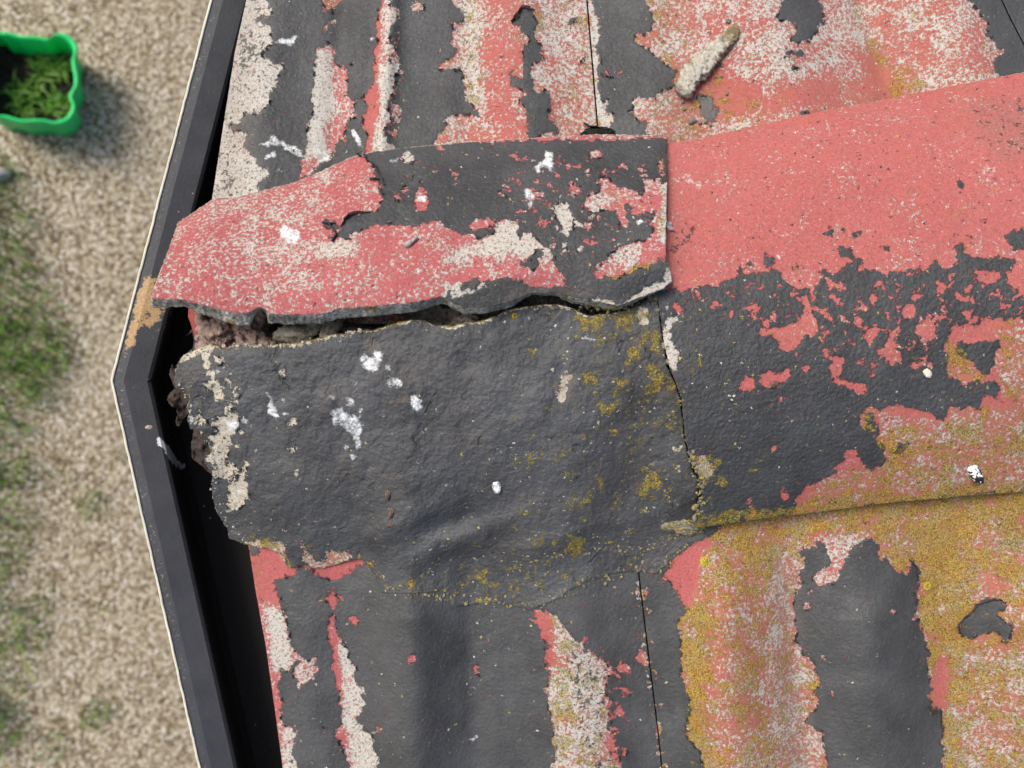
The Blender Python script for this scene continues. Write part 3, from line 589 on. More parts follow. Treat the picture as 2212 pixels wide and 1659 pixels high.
for s in ('760,420 850,370 950,340 1010,360 960,400 920,480 930,540 950,620 910,600 870,540 860,460 820,440 720,480 680,490 640,470 700,440', '870,650 940,640 990,660 990,720 1050,740 1060,790 1010,825 950,770 890,720', '960,450 1010,440 1050,510 1020,525',
          '1060,650 1090,620 1125,660 1100,720 1070,700', '940,1060 960,980 1000,960 1080,960 1080,880 1140,830 1150,860 1100,920 1160,930 1200,1050 1110,1130 1120,1190 1090,1320 1160,1370 1150,1470 1090,1500 1000,1510 960,1470 890,1400 880,1330 950,1290 930,1110 1000,1120 1040,1060',
          '1170,1480 1230,1370 1300,1360 1240,1440 1260,1560 1280,1659 1230,1750 1130,1760 1110,1620 1150,1540', '1520,590 1560,540 1600,560 1590,640 1560,620', '1580,1290 1690,1210 1680,1250 1600,1310', '1130,760 1200,720 1190,800 1150,800',
          '1660,1450 1720,1440 1690,1500', '1650,990 1690,930 1670,1040 1600,1060', '1755,880 1800,870 1800,910 1770,920', '1500,415 1525,425 1520,450 1495,440', '1890,465 1915,465 1910,495', '820,920 850,910 860,960 900,1010 920,1050 840,1060 820,1010',
          '730,690 775,675 770,695 735,705', '760,780 795,780 790,800 765,825', '845,790 880,800 890,840 850,820', '1150,1230 1210,1225 1190,1260', '1280,1230 1310,1235 1300,1265', '1395,1425 1415,1425 1410,1450', '1660,1350 1690,1350 1680,1390', '1480,1580 1505,1580 1500,1605'):
    LL.put('b', P('c9', s), 0)
for s in ('900,1350 990,1340 990,1420 930,1440 900,1400', '1050,1330 1110,1330 1110,1400 1060,1400', '1036,1135 1065,1135 1065,1160 1040,1160', '985,1190 1030,1190 1025,1220 990,1215', '960,1530 1110,1500 1110,1640 980,1659'):
    LL.put('b', P('c9', s), 1)
for s in ('750,0 850,20 850,90 800,140 760,160 720,190 740,100', '840,330 1000,345 1080,360 1060,400 1080,460 1040,430 980,390 860,370', '1160,430 1200,410 1250,470 1310,450 1310,400 1450,400 1430,460 1330,510 1220,500', '1130,310 1160,320 1200,400 1170,380'):
    LL.put('b', P('c12', s), 0)
LL.put('c', P('c12', '840,320 1500,330 1500,520 840,520'), .55, 3); LL.put('l', P('c12', '720,270 1110,330 1100,520 1040,500 980,400 730,370'), .55, 3); LL.put('l', P('c12', '1150,300 1500,380 1640,600 1500,520 1150,480'), .38, 4)
LL.put('l', P('c12', '1530,440 1650,480 1660,640 1600,600'), .6, 4)
LL.put('l', P('d', '1120,720 1470,650 1490,1150 1300,1250 1000,1270 900,1230 900,1230 1100,1100'), .33, 14); LL.put('l', P('d', '1235,650 1420,640 1470,860 1460,960 1300,900 1240,760'), .40, 8); LL.put('k', P('d', '1150,690 1480,650 1500,1150 1300,1260 900,1270 850,1200 1060,1120'), .55, 14); LL.put('k', P('d', '480,1000 640,1000 760,1200 560,1190'), .45, 10)
for s, v_ in (('700,10 840,20 820,200 720,210', .75), ('1240,200 1300,220 1340,450 1260,440', .72), ('1200,470 1340,560 1330,740 1260,740', .6), ('800,870 930,870 900,960 800,980', .55), ('1030,1120 1110,1120 1110,1300 1040,1290', .5), ('1170,1440 1300,1440 1270,1700 1140,1700', .62),
              ('560,90 700,120 680,190 560,130', .7), ('850,80 1240,40 1240,300 860,300', .42), ('930,340 990,340 990,720 930,720', .42), ('640,540 740,540 740,650 640,650', .5), ('960,450 1100,440 1080,520 980,540', .5), ('1040,360 1160,380 1150,450 1050,440', .55),
              ('1400,900 1500,880 1560,1120 1420,1100', .42), ('480,580 600,590 520,720 430,720', .3), ('560,1620 800,1600 800,1720 560,1720', .45), ('300,0 440,0 430,40 320,40', .9), ('20,70 80,70 80,120 20,120', .8), ('590,250 640,270 620,310 590,310', .6)):
    LL.put('l', P('c11', s), min(1, v_*1.25), 2)
for s in ('1130,20 1200,20 1220,170 1180,180 1130,140', '230,560 270,570 270,610 235,600', '370,560 410,560 400,600 370,600', '440,620 600,590 560,640 510,720 500,840 480,860 410,770 440,740', '1110,20 1140,25 1130,60', '860,630 890,630 890,660', '1410,990 1450,995 1440,1025', '1460,1070 1495,1070 1490,1100',
          '1410,1240 1440,1240 1470,1270 1510,1200 1520,1220 1490,1275 1440,1280', '1450,1400 1500,1390 1490,1460 1460,1440', '730,1050 800,970 830,970 780,1020 740,1080', '1060,1130 1075,1140 1050,1240 1080,1280 1060,1290 1035,1230'):
    LL.put('b', P('c11', s), 0)
LL.put('d', P('c11', '430,600 600,590 560,860 430,860'), .25, 2)
LL.put('l', P('c13', '80,480 300,520 700,500 1000,540 1300,500 1480,480 1480,560 1300,600 1050,690 850,740 500,780 150,680'), .46, 5)
LL.put('l', P('c13', '1100,300 1200,320 1180,410 1060,420'), .75, 2); LL.put('l', P('c13', '1100,60 1170,60 1160,160 1090,150'), .45, 3); LL.put('l', P('c13', '1510,-100 1610,0 1560,110 1500,110'), .6, 3); LL.put('l', P('c13', '1390,440 1500,440 1480,560 1380,500'), .45, 3)
LL.put('h', P('c9', '850,350 1250,500 1300,1100 1350,1659 960,1659 900,1000'), .5, 8)
LL.put('h', P('c9', '1250,400 1800,400 1900,1700 1300,1700'), .22, 10)
for c, s, v_ in (('c10', '500,420 560,430 640,380 670,430 660,520 630,600 560,585 490,540', .85), ('c10', '640,630 700,640 720,590 760,620 830,630 850,690 780,730 730,720 690,670', .66), ('c10', '920,780 970,770 1010,820 1030,880 990,935 940,920 915,860', .95),
                 ('c10', '240,890 330,880 380,960 450,960 500,1010 490,1160 500,1240 450,1250 420,1150 340,1070 250,1030 220,960', .76), ('c10', '370,800 440,820 430,890 360,880', .7), ('c10', '480,860 510,900 490,1010 475,960', .85), ('c10', '220,790 280,800 260,830', .85),
                 ('c9', '1410,740 1450,760 1480,830 1520,920 1560,980 1500,970 1430,920 1440,830', .75), ('c9', '950,580 1090,550 1020,610 970,610', .66), ('c9', '1080,980 1170,990 1200,1060 1110,1110 1070,1050', .85), ('c9', '1200,980 1280,980 1250,1040 1200,1010', .72),
                 ('c9', '755,980 810,975 805,1030 760,1025', .9), ('c10', '100,980 150,970 140,1010 110,1010', .65), ('c10', '120,1140 170,1130 160,1160', .7), ('c10', '330,1210 390,1200 350,1250', .66), ('c10', '390,1300 450,1300 440,1350 400,1330', .68), ('c10', '690,500 760,510 740,600 700,560', .56),
                 ('c10', '1475,225 1510,225 1500,265 1480,265', .65), ('c11', '640,270 750,280 740,310 650,300', .5), ('c9', '1570,940 1605,945 1600,970 1575,965', 1), ('c9', '1500,830 1600,780 1600,850 1530,860', .5), ('c10', '380,640 480,660 470,760 400,680', .42)):
    LL.put('w', P(c, s), v_)
LL.put('w', P('c9', '1140,1570 1200,1560 1210,1690 1150,1690'), .42)
LL.put('d', P('c10', '180,650 480,700 460,880 240,900 150,1000 100,900'), .25, 6); LL.put('d', P('c10', '500,300 640,300 640,400 520,420'), .6, 2); LL.put('d', P('c10', '730,820 900,780 900,830 750,870'), .7, 1)
tp = low_out[4:38]
def band(Ly, key, poly, val):
    keep = Ly.WU, Ly.WV; Ly.WU, Ly.WV = Ly.U+(keep[0]-Ly.U)*.25, Ly.V+(keep[1]-Ly.V)*.25; Ly.put(key, poly, val); Ly.WU, Ly.WV = keep
bd = np.concatenate([tp-np.array([0, 8]), (tp+np.array([0, 2.6]))[::-1]])
band(LL, 'b', bd, 0); band(LL, 'l', bd+np.array([0, 1]), .55)
LL.finish()

LR = Layer(1380, 20, 2700, 1190, black=0, cem=.2, lic=.10, hol=.1, spk=.30, seed=81)
b8 = P('c8', '-300,400 0,400 70,380 130,370 190,390 230,360 300,330 380,290 440,300 520,290 600,270 640,310 660,360 700,380 750,400 860,380 900,300 870,270 900,260 960,310 1030,260 1080,220 1060,180 990,170 1020,110 1090,130 1100,180 1150,210 1130,270 1200,280 1380,290 1500,250 1540,270 1640,220 1700,260 1760,250 1780,180 1750,120 1800,100 1850,170 1900,170 1930,200 2000,180 2160,200 2150,250 2080,300 2100,360 2150,400 2212,440 3600,400 3600,600 2212,600 2170,570 2080,600 2060,570 1990,600 1970,540 1920,600 1910,640 1840,610 1740,630 1750,660 1700,720 1680,770 1720,830 1700,880 1710,950 1800,1000 1840,1030 1870,990 2000,1000 2050,1000 2050,1080 2060,1130 1960,1060 1930,1100 1930,1200 1870,1160 1800,1180 1720,1160 1680,1250 1640,1240 1560,1200 1480,1180 1400,1160 1250,1190 1190,1150 1150,1200 1140,1260 1100,1300 1190,1300 1180,1240 1190,1190 1250,1260 1260,1350 1210,1360 1300,1420 1290,1530 1240,1570 1160,1550 1120,1500 1110,1440 1040,1480 1080,1330 1050,1400 1030,1480 1060,1500 970,1550 1000,1600 870,1640')
LR.put('b', np.concatenate([b8, P('c14', '990,20 930,80 900,160 860,260 340,300 -100,300')]), 1)
chips8 = '''740,440 800,440 820,520 870,620 860,700 820,720 770,670 760,740 700,790 640,800 600,740 540,690 490,690 480,660 560,640 640,650 700,640 750,570 770,500|470,600 540,600 550,630 490,630|335,1040 380,980 450,970 440,1060 390,1080|480,1000 500,940 560,900 580,960 670,900 700,980 640,1000 600,1040 540,1030|750,920 790,890 820,930 780,945|890,800 1000,770 960,810 1040,840 1010,930 990,970 1100,1000 1190,1010 1170,1090 1130,1130 1110,1060 1000,1020 950,980 930,930 970,860 900,820|1160,700 1180,655 1240,680 1230,750 1190,765|1240,800 1300,790 1290,740 1340,720 1370,740 1410,860 1350,900 1310,840|1400,560 1430,500 1490,490 1520,560 1470,590|1480,650 1560,610 1590,540 1610,600 1640,700 1590,760 1560,700 1500,690|1130,480 1150,450 1190,510 1160,540|1640,390 1670,320 1700,330 1690,390 1660,430|1285,390 1310,350 1315,430|1850,380 1900,310 1990,280 2060,300 2050,350 1990,380 1930,330|930,430 980,420 980,445 940,450|1220,420 1260,410 1250,440|215,650 235,640 240,660|255,395 295,395 290,450 265,445|600,1095 660,1095 640,1125 620,1120|625,1160 660,1160 655,1185|545,1160 590,1120 580,1150|715,1060 740,1010 745,1040|710,810 740,800 730,860|1190,570 1215,575 1200,600|1575,850 1600,850 1620,900 1600,915|1450,870 1520,860 1540,920 1490,920|1210,890 1260,880 1240,920 1220,980 1205,960|1900,830 1950,840 1920,860|550,1410 600,1410 600,1440 570,1445|730,1440 765,1440 750,1475|450,1470 470,1460 465,1490|980,1310 1010,1300 1000,1330|1060,1270 1080,1265 1070,1285|780,1110 800,1095 795,1125'''
for t in chips8.split('|'): LR.put('b', P('c8', t), 0)
for s in ('610,140 650,80 665,95 640,150', '830,60 840,10 860,20 850,110', '650,170 670,120 690,180 640,200 600,190'): LR.put('b', P('c14', s), 0)
for t in '''1760,780 1800,730 1890,750 1920,720 2050,720 2030,850 2010,920 1960,970 1900,910 1860,850 1780,820|1350,1440 1380,1410 1480,1390 1400,1450 1380,1500|1570,1430 1620,1420 1620,1480|330,260 370,260 360,290 335,285|380,240 420,215 450,260 400,270|490,190 520,140 580,200 570,250 520,220|720,230 750,230 745,260 720,250|1250,110 1300,95 1360,160 1320,150|905,10 960,0 965,50 920,40|2070,60 2120,30 2212,10 3600,0 3600,150 2212,150 2150,130|430,80 460,75 455,88|640,210 655,215 650,230|1840,45 1865,50 1860,80|530,5 570,10 550,25|970,55 1000,50 995,70|1890,1330 1910,1330 1905,1355|2090,1510 2120,1500 2110,1540|1500,140 1530,150 1550,260 1520,240'''.split('|'): LR.put('b', P('c8', t), 1)
for t in '320,985 340,980 335,995 322,998|650,1140 680,1140 670,1155|1090,1200 1110,1195 1100,1225 1085,1220|1790,1100 1830,1100 1850,1150 1820,1160|1615,965 1650,965 1640,985|640,1400 700,1405 690,1418 650,1415|1010,1370 1040,1360 1040,1430 1000,1420|1100,1390 1120,1380 1110,1410|1140,1430 1220,1400 1240,1410 1160,1440|500,1300 515,1300 510,1315|1215,1065 1225,1075 1215,1080|1840,1435 1890,1430 1870,1460'.split('|'): LR.put('b', P('c4', t), 1)
LR.put('b', P('c8', '1820,120 1850,130 1850,170 1820,160'), 0, 0)
LR.put('h', P('c8', '-100,380 600,300 1200,290 2300,200 2300,600 1700,700 1600,950 1200,900 900,800 300,600 -100,500'), .56, 8)
LR.put('h', P('c8', '0,700 1000,1000 1000,1600 0,1600'), .12, 8)
LR.put('c', P('c8', '600,200 1100,240 2212,100 3600,60 3600,300 1700,250 1000,380 700,380'), .3, 6)
LR.put('l', P('c4', '1600,520 2000,450 2000,900 1700,800'), .16, 8)
LR.put('d', P('c4', '1850,650 2100,580 2400,650 2400,1050 2000,950'), .32, 10)
LR.put('d', P('c4', '20,900 90,880 120,1300 180,1640 30,1660'), .16, 5)  # soft cast shade of the overlapping half, painted into the colour
LR.put('b', P('c7', '1370,780 1620,850 1640,1000 1480,1150 1370,1150'), .26, 5); LR.put('b', P('c4', '1900,600 2400,560 2400,1050 2080,1000 1950,850'), .2, 8)
LR.put('l', P('c8', '1080,1180 1700,1260 1750,1180 3600,1100 3600,1900 700,1900 870,1650 1100,1580 1300,1500'), .58, 5)
LR.put('c', P('c8', '1080,1180 1700,1260 1750,1180 3600,1100 3600,1900 700,1900 870,1650 1100,1580 1300,1500'), .42, 5)
LR.put('l', P('c8', '1680,700 1900,850 1950,1000 1800,1010 1700,950'), .62, 3); LR.put('l', P('c8', '2000,560 3600,560 3600,1150 2060,1120 2030,850'), .5, 5); LR.put('c', P('c8', '2000,560 3600,560 3600,1150 2060,1120 2030,850'), .42, 5)
LR.put('l', P('c8', '1200,1190 1400,1170 1700,1260 1700,1320 1400,1260 1250,1350'), .2, 3)
for s, v_ in (('0,760 80,760 120,1000 0,1100', .4), ('440,1380 560,1440 560,1620 370,1620 420,1500', .5), ('1300,540 1500,620 1660,860 1450,900 1250,760', .22), ('1580,1040 1760,1040 1740,1090 1600,1080', .5), ('1100,1400 1200,1240 1190,1300 1120,1310', .5), ('1800,100 1860,120 1850,180 1800,160', .7)):
    LR.put('l', P('c8', s), v_, 4)
LR.put('b', P('c11', '1330,200 1390,110 1500,50 1530,80 1440,150 1405,220 1405,300 1450,350 1480,450 1460,540 1460,620 1410,570 1350,450 1310,330'), 0)
LR.put('c', P('c11', '1250,50 1510,50 1510,620 1250,620'), 1, 1); LR.put('l', P('c11', '1380,330 1600,340 1620,540 1500,640 1400,560'), .5, 4); LR.put('l', P('c11', '1500,120 1640,200 1640,360 1440,360'), .34, 4)
LR.put('b', P('c11', '1600,1320 1640,1300 1700,1310 1790,1400 1740,1490 1660,1600 1560,1620 1540,1560 1600,1480'), 0); LR.put('c', P('c11', '1550,1280 1800,1280 1800,1600 1550,1600'), 1, 1); LR.put('l', P('c11', '1480,1290 1860,1280 1900,1560 1560,1600'), .72, 3)
LR.put('b', P('c11', '1550,1280 1620,1320 1670,1290 1640,1350 1590,1370'), 0); LR.put('c', P('c11', '1550,1270 1680,1270 1650,1350 1600,1380'), .05, 1)
LR.put('b', P('c11', '1430,30 1460,-10 1490,10 1530,40 1510,60 1460,60'), 0); LR.put('c', P('c11', '1420,-20 1540,-20 1540,66 1420,66'), .05, 1)
LR.put('b', P('c11', '1305,60 1330,90 1350,110 1310,110'), 0)
LR.put('l', P('c14', '100,190 900,130 1400,80 2212,20 2212,110 900,230 100,300'), .8, 2)
LR.put('b', P('c14', '1200,150 1500,100 2212,30 2212,80 1500,150'), .7, 1)
LR.put('l', P('c14', '250,40 500,-20 480,60 420,200 350,200'), .5, 3)
LR.put('k', P('c8', '-100,400 1000,900 1100,1500 800,1650 -100,1650'), .42, 14); LR.put('k', P('c4', '300,700 2212,500 2212,1500 900,1600'), .2, 10)
for c, s, v_ in (('c7', '1370,830 1420,820 1435,880 1400,890', .8), ('c7', '1500,450 1560,400 1700,500 1660,550 1560,500', .42), ('c8', '570,180 650,155 620,190 580,190', .8), ('c8', '265,1165 300,1185 285,1195', .7), ('c4', '1940,1000 2060,1010 2030,1080 1970,1060', .48), ('c4', '1410,1440 1450,1440 1430,1470', .55),
                 ('c8', '1660,1160 1690,1165 1670,1185', .8), ('c8', '1760,1160 1800,1160 1780,1175', .5), ('c11', '1335,20 1385,0 1370,50 1345,50', .9), ('c8', '80,315 120,310 110,335', .6)):
    LR.put('w', P(c, s), v_)
LR.finish()

# ------------------------------------------------------------------ ground and garden
GRD = 0.0
def ground_at(u, v, z=0.):
    o = co.matrix_world.translation; d = (ROOF.to_3x3() @ Vector(((u-1106)*KPX, (829.5-v)*KPX, -DIST))).normalized()
    t = (z-o.z)/d.z
    return o+d*t
g = NG('gravel_ground'); c_ = g.co()
v1 = g.vor(c_, 105); v2 = g.vor(c_, 52); sc_ = g.n('ShaderNodeSeparateColor'); g.t.links.new(v1.outputs['Color'], sc_.inputs[0])
gc = g.mix(sc_.outputs[0], (.32, .26, .165), (.62, .54, .40)); gc = g.mix(g.gt(sc_.outputs[1], .80, .05), gc, (.70, .65, .55)); gc = g.mix(g.gt(sc_.outputs[2], .86, .05), gc, (.13, .09, .05))
gc = g.mix(g.gt(v1.outputs['Distance'], .62, .12), gc, (.19, .145, .085))
gc = g.mix(g.ramp(g.noise(c_, 5, 4, .6), .45, .75, 0, .16), gc, (.25, .19, .11))
gc = g.mix(g.gt(g.noise(c_, 7.5, 5, .7), .70, .03), gc, (.16, .22, .05))
g.bump(g.math('MULTIPLY', v1.outputs['Distance'], -5.), .001, 1.); M_gravel = g.out(gc, .85, .3)
n = 60; R_ = 40
xs = np.concatenate([np.linspace(-R_, -3, 8), np.linspace(-2.8, 2.8, 60), np.linspace(3, R_, 8)])
U_, V_ = np.meshgrid(xs, xs); Zg = noise2(U_*100, V_*100, 40, 5, 3)*.012
ii = np.arange(U_.size).reshape(U_.shape)
me = mesh_np('ground', np.stack([U_, V_, Zg], -1).reshape(-1, 3), [np.stack([ii[:-1, :-1], ii[:-1, 1:], ii[1:, 1:], ii[1:, :-1]], -1).reshape(-1, 4)])
tag(link('ground', me, M_gravel), kind='structure')

M_grass = simple('grass_blades', (.09, .20, .025), (.24, .38, .07), 60, .6, .1, 12)
M_leaf = simple('plant_leaves', (.05, .13, .015), (.19, .34, .045), 90, .5, .1, 20)
M_soil = simple('potting_soil', (.012, .009, .007), (.05, .036, .025), 220, .95, 1.5, 60)
rng = np.random.default_rng(8)
def blades(cx, cy, n, spread, hmin, hmax, wd, z0=0., lean=.7):
    """n curved blades round a centre: vertices and quads"""
    V = []; F = []
    for i in range(n):
        a = rng.uniform(0, 6.283); r = spread*math.sqrt(rng.random()); x = cx+r*math.cos(a); y = cy+r*math.sin(a)
        h = rng.uniform(hmin, hmax); la = rng.uniform(0, 6.283); le = lean*rng.uniform(.3, 1)*h; px, py = -math.sin(la)*wd*rng.uniform(.6, 1.3), math.cos(la)*wd
        b = len(V)
        for t in (0, .35, .7, 1):
            q = le*t*t; w_ = (1-t)**.7
            cxp, cyp, cz = x+math.cos(la)*q, y+math.sin(la)*q, z0+h*(t-.25*t*t*lean)
            V += [(cxp-px*w_, cyp-py*w_, cz), (cxp+px*w_, cyp+py*w_, cz)]
        for k in range(3): F.append((b+2*k, b+2*k+1, b+2*k+3, b+2*k+2))
    return V, F
def blade_obj(name, lst, mat):
    V = []; F = []
    for a in lst:
        v, f = blades(*a[0], **a[1]); o = len(V); V += v; F += [tuple(i+o for i in t) for t in f]
    return link(name, mesh_np(name, np.array(V), [np.array(F)]), mat)
# dense grass along the far verge, loose tufts in the gravel
verge = []
GK = .30
for (u, v, n_, s_) in ((-30, 480, 500, .16), (15, 640, 700, .15), (70, 740, 600, .12), (100, 800, 260, .09), (10, 850, 500, .14), (-20, 960, 300, .14), (10, 1060, 300, .10), (-20, 1180, 300, .12), (-10, 1330, 260, .1), (-30, 1450, 420, .13), (-10, 1560, 260, .1), (-60, 800, 700, .2), (-80, 600, 700, .2), (-20, 400, 180, .1)):
    p_ = ground_at(u, v); verge.append(((p_.x, p_.y, int(n_*GK), s_*1.0, .03, .13, .0026), {}))
for v in range(300, 1750, 90):
    p_ = ground_at(-75+20*math.sin(v), v); verge.append(((p_.x, p_.y, 90, .07, .04, .12, .0026), {}))
for (u, v, n_, s_) in ((195, 1090, 110, .045), (75, 1370, 120, .05), (80, 1310, 80, .04), (210, 1540, 130, .045), (110, 1610, 70, .05), (150, 740, 90, .07), (60, 1130, 50, .05), (120, 1020, 26, .05), (100, 1255, 30, .04), (290, 990, 30, .03), (30, 1190, 60, .05), (200, 1330, 14, .06)):
    p_ = ground_at(u, v); verge.append(((p_.x, p_.y, int(n_*.6), s_*1.1, .015, .05, .0022), {}))
tag(blade_obj('grass', verge, M_grass), 'thin green grass growing through the pale gravel', kind='stuff')

# planter
M_green = NG('green_plastic').out((.01, .62, .15), .38, .5)
def planter():
    # centre and corner radii measured on the ground; rim 0.17 m up
    rz = .155
    c0 = ground_at(48, 170, rz)
    root = bpy.data.objects.new('plant_tub', None); COL.objects.link(root); root.location = (c0.x, c0.y, 0.006)
    tag(root, 'bright green plastic tub with wavy rim and knobbed corners standing on the gravel', 'planter')
    mpx = (ground_at(1, 0, rz)-ground_at(0, 0, rz)).length
    half = P('c1', '145,195 200,185 270,178 322,190 340,170 366,142 400,128 446,134 486,158 512,196 520,245 500,305 508,380 523,450 520,520 490,580 480,620 500,660 502,720 470,785 420,822 360,838 310,826 270,828 200,842 145,850')
    right = (half-np.array([48.3, 170.]))*np.array([mpx, -mpx]); left = right[::-1][1:-1]*np.array([-.78, 1])
    ring = np.concatenate([right, left])[::-1]
    d_ = np.linalg.norm(np.roll(ring, -1, 0)-ring, axis=1); cs = np.concatenate([[0], np.cumsum(d_)]); rr = np.concatenate([ring, ring[:1]]); tt = np.linspace(0, cs[-1], 161)[:-1]
    ring = np.stack([np.interp(tt, cs, rr[:, 0]), np.interp(tt, cs, rr[:, 1])], 1)
    for _ in range(1): ring = (np.roll(ring, 1, 0)+2*ring+np.roll(ring, -1, 0))/4
    def outline(sc, N=160): return [(x*sc, y*sc) for x, y in ring]
    prof = [(.92, 0), (.935, .05), (.95, .11), (.96, .140), (.99, .144), (1.004, .150), (.998, .157), (.965, .160), (.935, .158), (.915, .150), (.895, .11), (.875, .06), (.86, .012)]
    V = []; F = []
    for k, (s_, z_) in enumerate(prof):
        for x, y in outline(s_): V.append((x, y, z_))
    N = 160
    for k in range(len(prof)-1):
        for i in range(N): j = (i+1) % N; F.append((k*N+i, k*N+j, (k+1)*N+j, (k+1)*N+i))
    F = np.array(F)
    # close the base
    V.append((0, 0, 0)); V.append((0, 0, .02)); T = [((i+1) % N, i, len(V)-2) for i in range(N)]+[((len(prof)-1)*N+i, (len(prof)-1)*N+(i+1) % N, len(V)-1) for i in range(N)]
    link('tub_body', mesh_np('tub_body', np.array(V), [F, np.array(T)]), M_green, root)
    # soil
    Vs = []; Fs = []; rings = 14
    for k in range(rings+1):
        for i, (x, y) in enumerate(outline(.873*k/rings if k else .002)):
            Vs.append((x, y, .048+random.uniform(-.006, .006) if k < rings else .048))
    for k in range(rings):
        for i in range(N): j = (i+1) % N; Fs.append((k*N+i, (k+1)*N+i, (k+1)*N+j, k*N+j))
    link('soil', mesh_np('soil', np.array(Vs), [np.array(Fs)]), M_soil, root)
    return root, c0, mpx
tub, tc, mpx = planter()
def plant(u, v, n_, s_, label):
    p_ = ground_at(u, v, .10)
    vv, ff = blades(0, 0, int(n_*.42), s_, .03, .06, .0062, 0, 1.2)
    # leafy side sprigs
    o = link('leafy_plant', mesh_np('leafy_plant', np.array(vv), [np.array(ff)]), M_leaf); o.location = (p_.x, p_.y, .050)
    tag(o, label, 'plant', 'seedlings in the green tub')
plant(105, 135, 230, .045, 'bushy bright green seedling at the top of the green tub')
plant(72, 165, 50, .02, 'small seedling between the two bushy ones in the green tub')
plant(42, 195, 130, .04, 'loose green seedling at the left side of the green tub')
plant(118, 215, 140, .035, 'upright green seedling in the bottom right corner of the green tub')
plant(55, 232, 60, .025, 'low green seedling by the lower rim of the green tub')

# a pale rounded stone by the verge
def blob(name, mat, rx, ry, rz_, seed=1, amp=.25, parent=None, sub=4):
    import bmesh
    bm = bmesh.new(); bmesh.ops.create_icosphere(bm, subdivisions=sub, radius=1)
    co_ = np.array([v.co[:] for v in bm.verts])
    nn = noise2(co_[:, 0]*10+co_[:, 2]*7, co_[:, 1]*10-co_[:, 2]*5, 6, seed, 5, .72)
    for v, k in zip(bm.verts, nn):
        v.co = Vector((v.co.x*rx, v.co.y*ry, v.co.z*rz_))*(1+amp*2*k)
    me = bpy.data.meshes.new(name); bm.to_mesh(me); bm.free()
    me.polygons.foreach_set('use_smooth', [True]*len(me.polygons))
    return link(name, me, mat, parent)
M_stone = simple('pale_stone', (.28, .27, .26), (.5, .49, .47), 40, .8, .5)
st = blob('stone', M_stone, .035, .02, .02, 3); p_ = ground_at(3, 380); st.location = (p_.x, p_.y, .015); st.rotation_euler = (0, 0, .6)
tag(st, 'smooth pale grey stone on the gravel at the left below the green tub', 'stone')

# ------------------------------------------------------------------ gutter
RIMZ = (ROOF @ Vector(((240-1106)*KPX, 0, -.045))).z
def wl(u, v, z): return ground_at(u, v, z)
a0 = wl(240-(-215)*1.0, 0, RIMZ); a_c = wl(240, 822, RIMZ); b0 = wl(430, 1659, RIMZ)
d1 = (a0-a_c).normalized(); d2 = (b0-a_c).normalized()
far1 = a_c+d1*.85; far2 = a_c+d2*.85
g = NG('black_painted_gutter')
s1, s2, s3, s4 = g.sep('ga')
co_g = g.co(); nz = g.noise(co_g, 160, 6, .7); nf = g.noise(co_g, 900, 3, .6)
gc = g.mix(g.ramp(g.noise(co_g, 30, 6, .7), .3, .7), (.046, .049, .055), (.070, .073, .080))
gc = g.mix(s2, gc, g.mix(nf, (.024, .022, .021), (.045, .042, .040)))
gc = g.mix(g.gt(g.math('MULTIPLY_ADD', g.math('SUBTRACT', nz, .5), 1.6, s1), .5, .05), gc, g.mix(g.ramp(nf, .3, .7), (.34, .20, .09), (.60, .42, .22)))
gc = g.mix(g.math('MULTIPLY', g.gt(g.noise(co_g, 420, 6, .8), .62, .05), g.gt(s3, .3, .2)), gc, (.42, .36, .30))
vg = g.vor(co_g, 190); vgs = g.n('ShaderNodeSeparateColor'); g.t.links.new(vg.outputs['Color'], vgs.inputs[0])
gc = g.mix(g.math('MULTIPLY', g.gt(g.math('MULTIPLY', vgs.outputs[1], .13), vg.outputs['Distance'], .02), g.gt(vgs.outputs[0], .9, .02)), gc, (.42, .40, .36))
wm = g.gt(g.math('MULTIPLY_ADD', g.math('SUBTRACT', g.noise(co_g, 330, 6, .75), .5), 1.8, s4), .5, .06)
gc = g.mix(wm, gc, (.78, .80, .82))
g.bump(g.math('ADD', g.math('MULTIPLY', g.noise(co_g, 700, 3, .6), .22), g.math('MULTIPLY', nz, .3)), .001, 1.)
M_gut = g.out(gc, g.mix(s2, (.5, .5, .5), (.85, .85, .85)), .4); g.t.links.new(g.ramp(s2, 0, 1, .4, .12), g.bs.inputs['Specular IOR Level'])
M_lip = simple('bare_white_plastic', (.72, .70, .60), (.82, .81, .70), 200, .5, .2, 60)
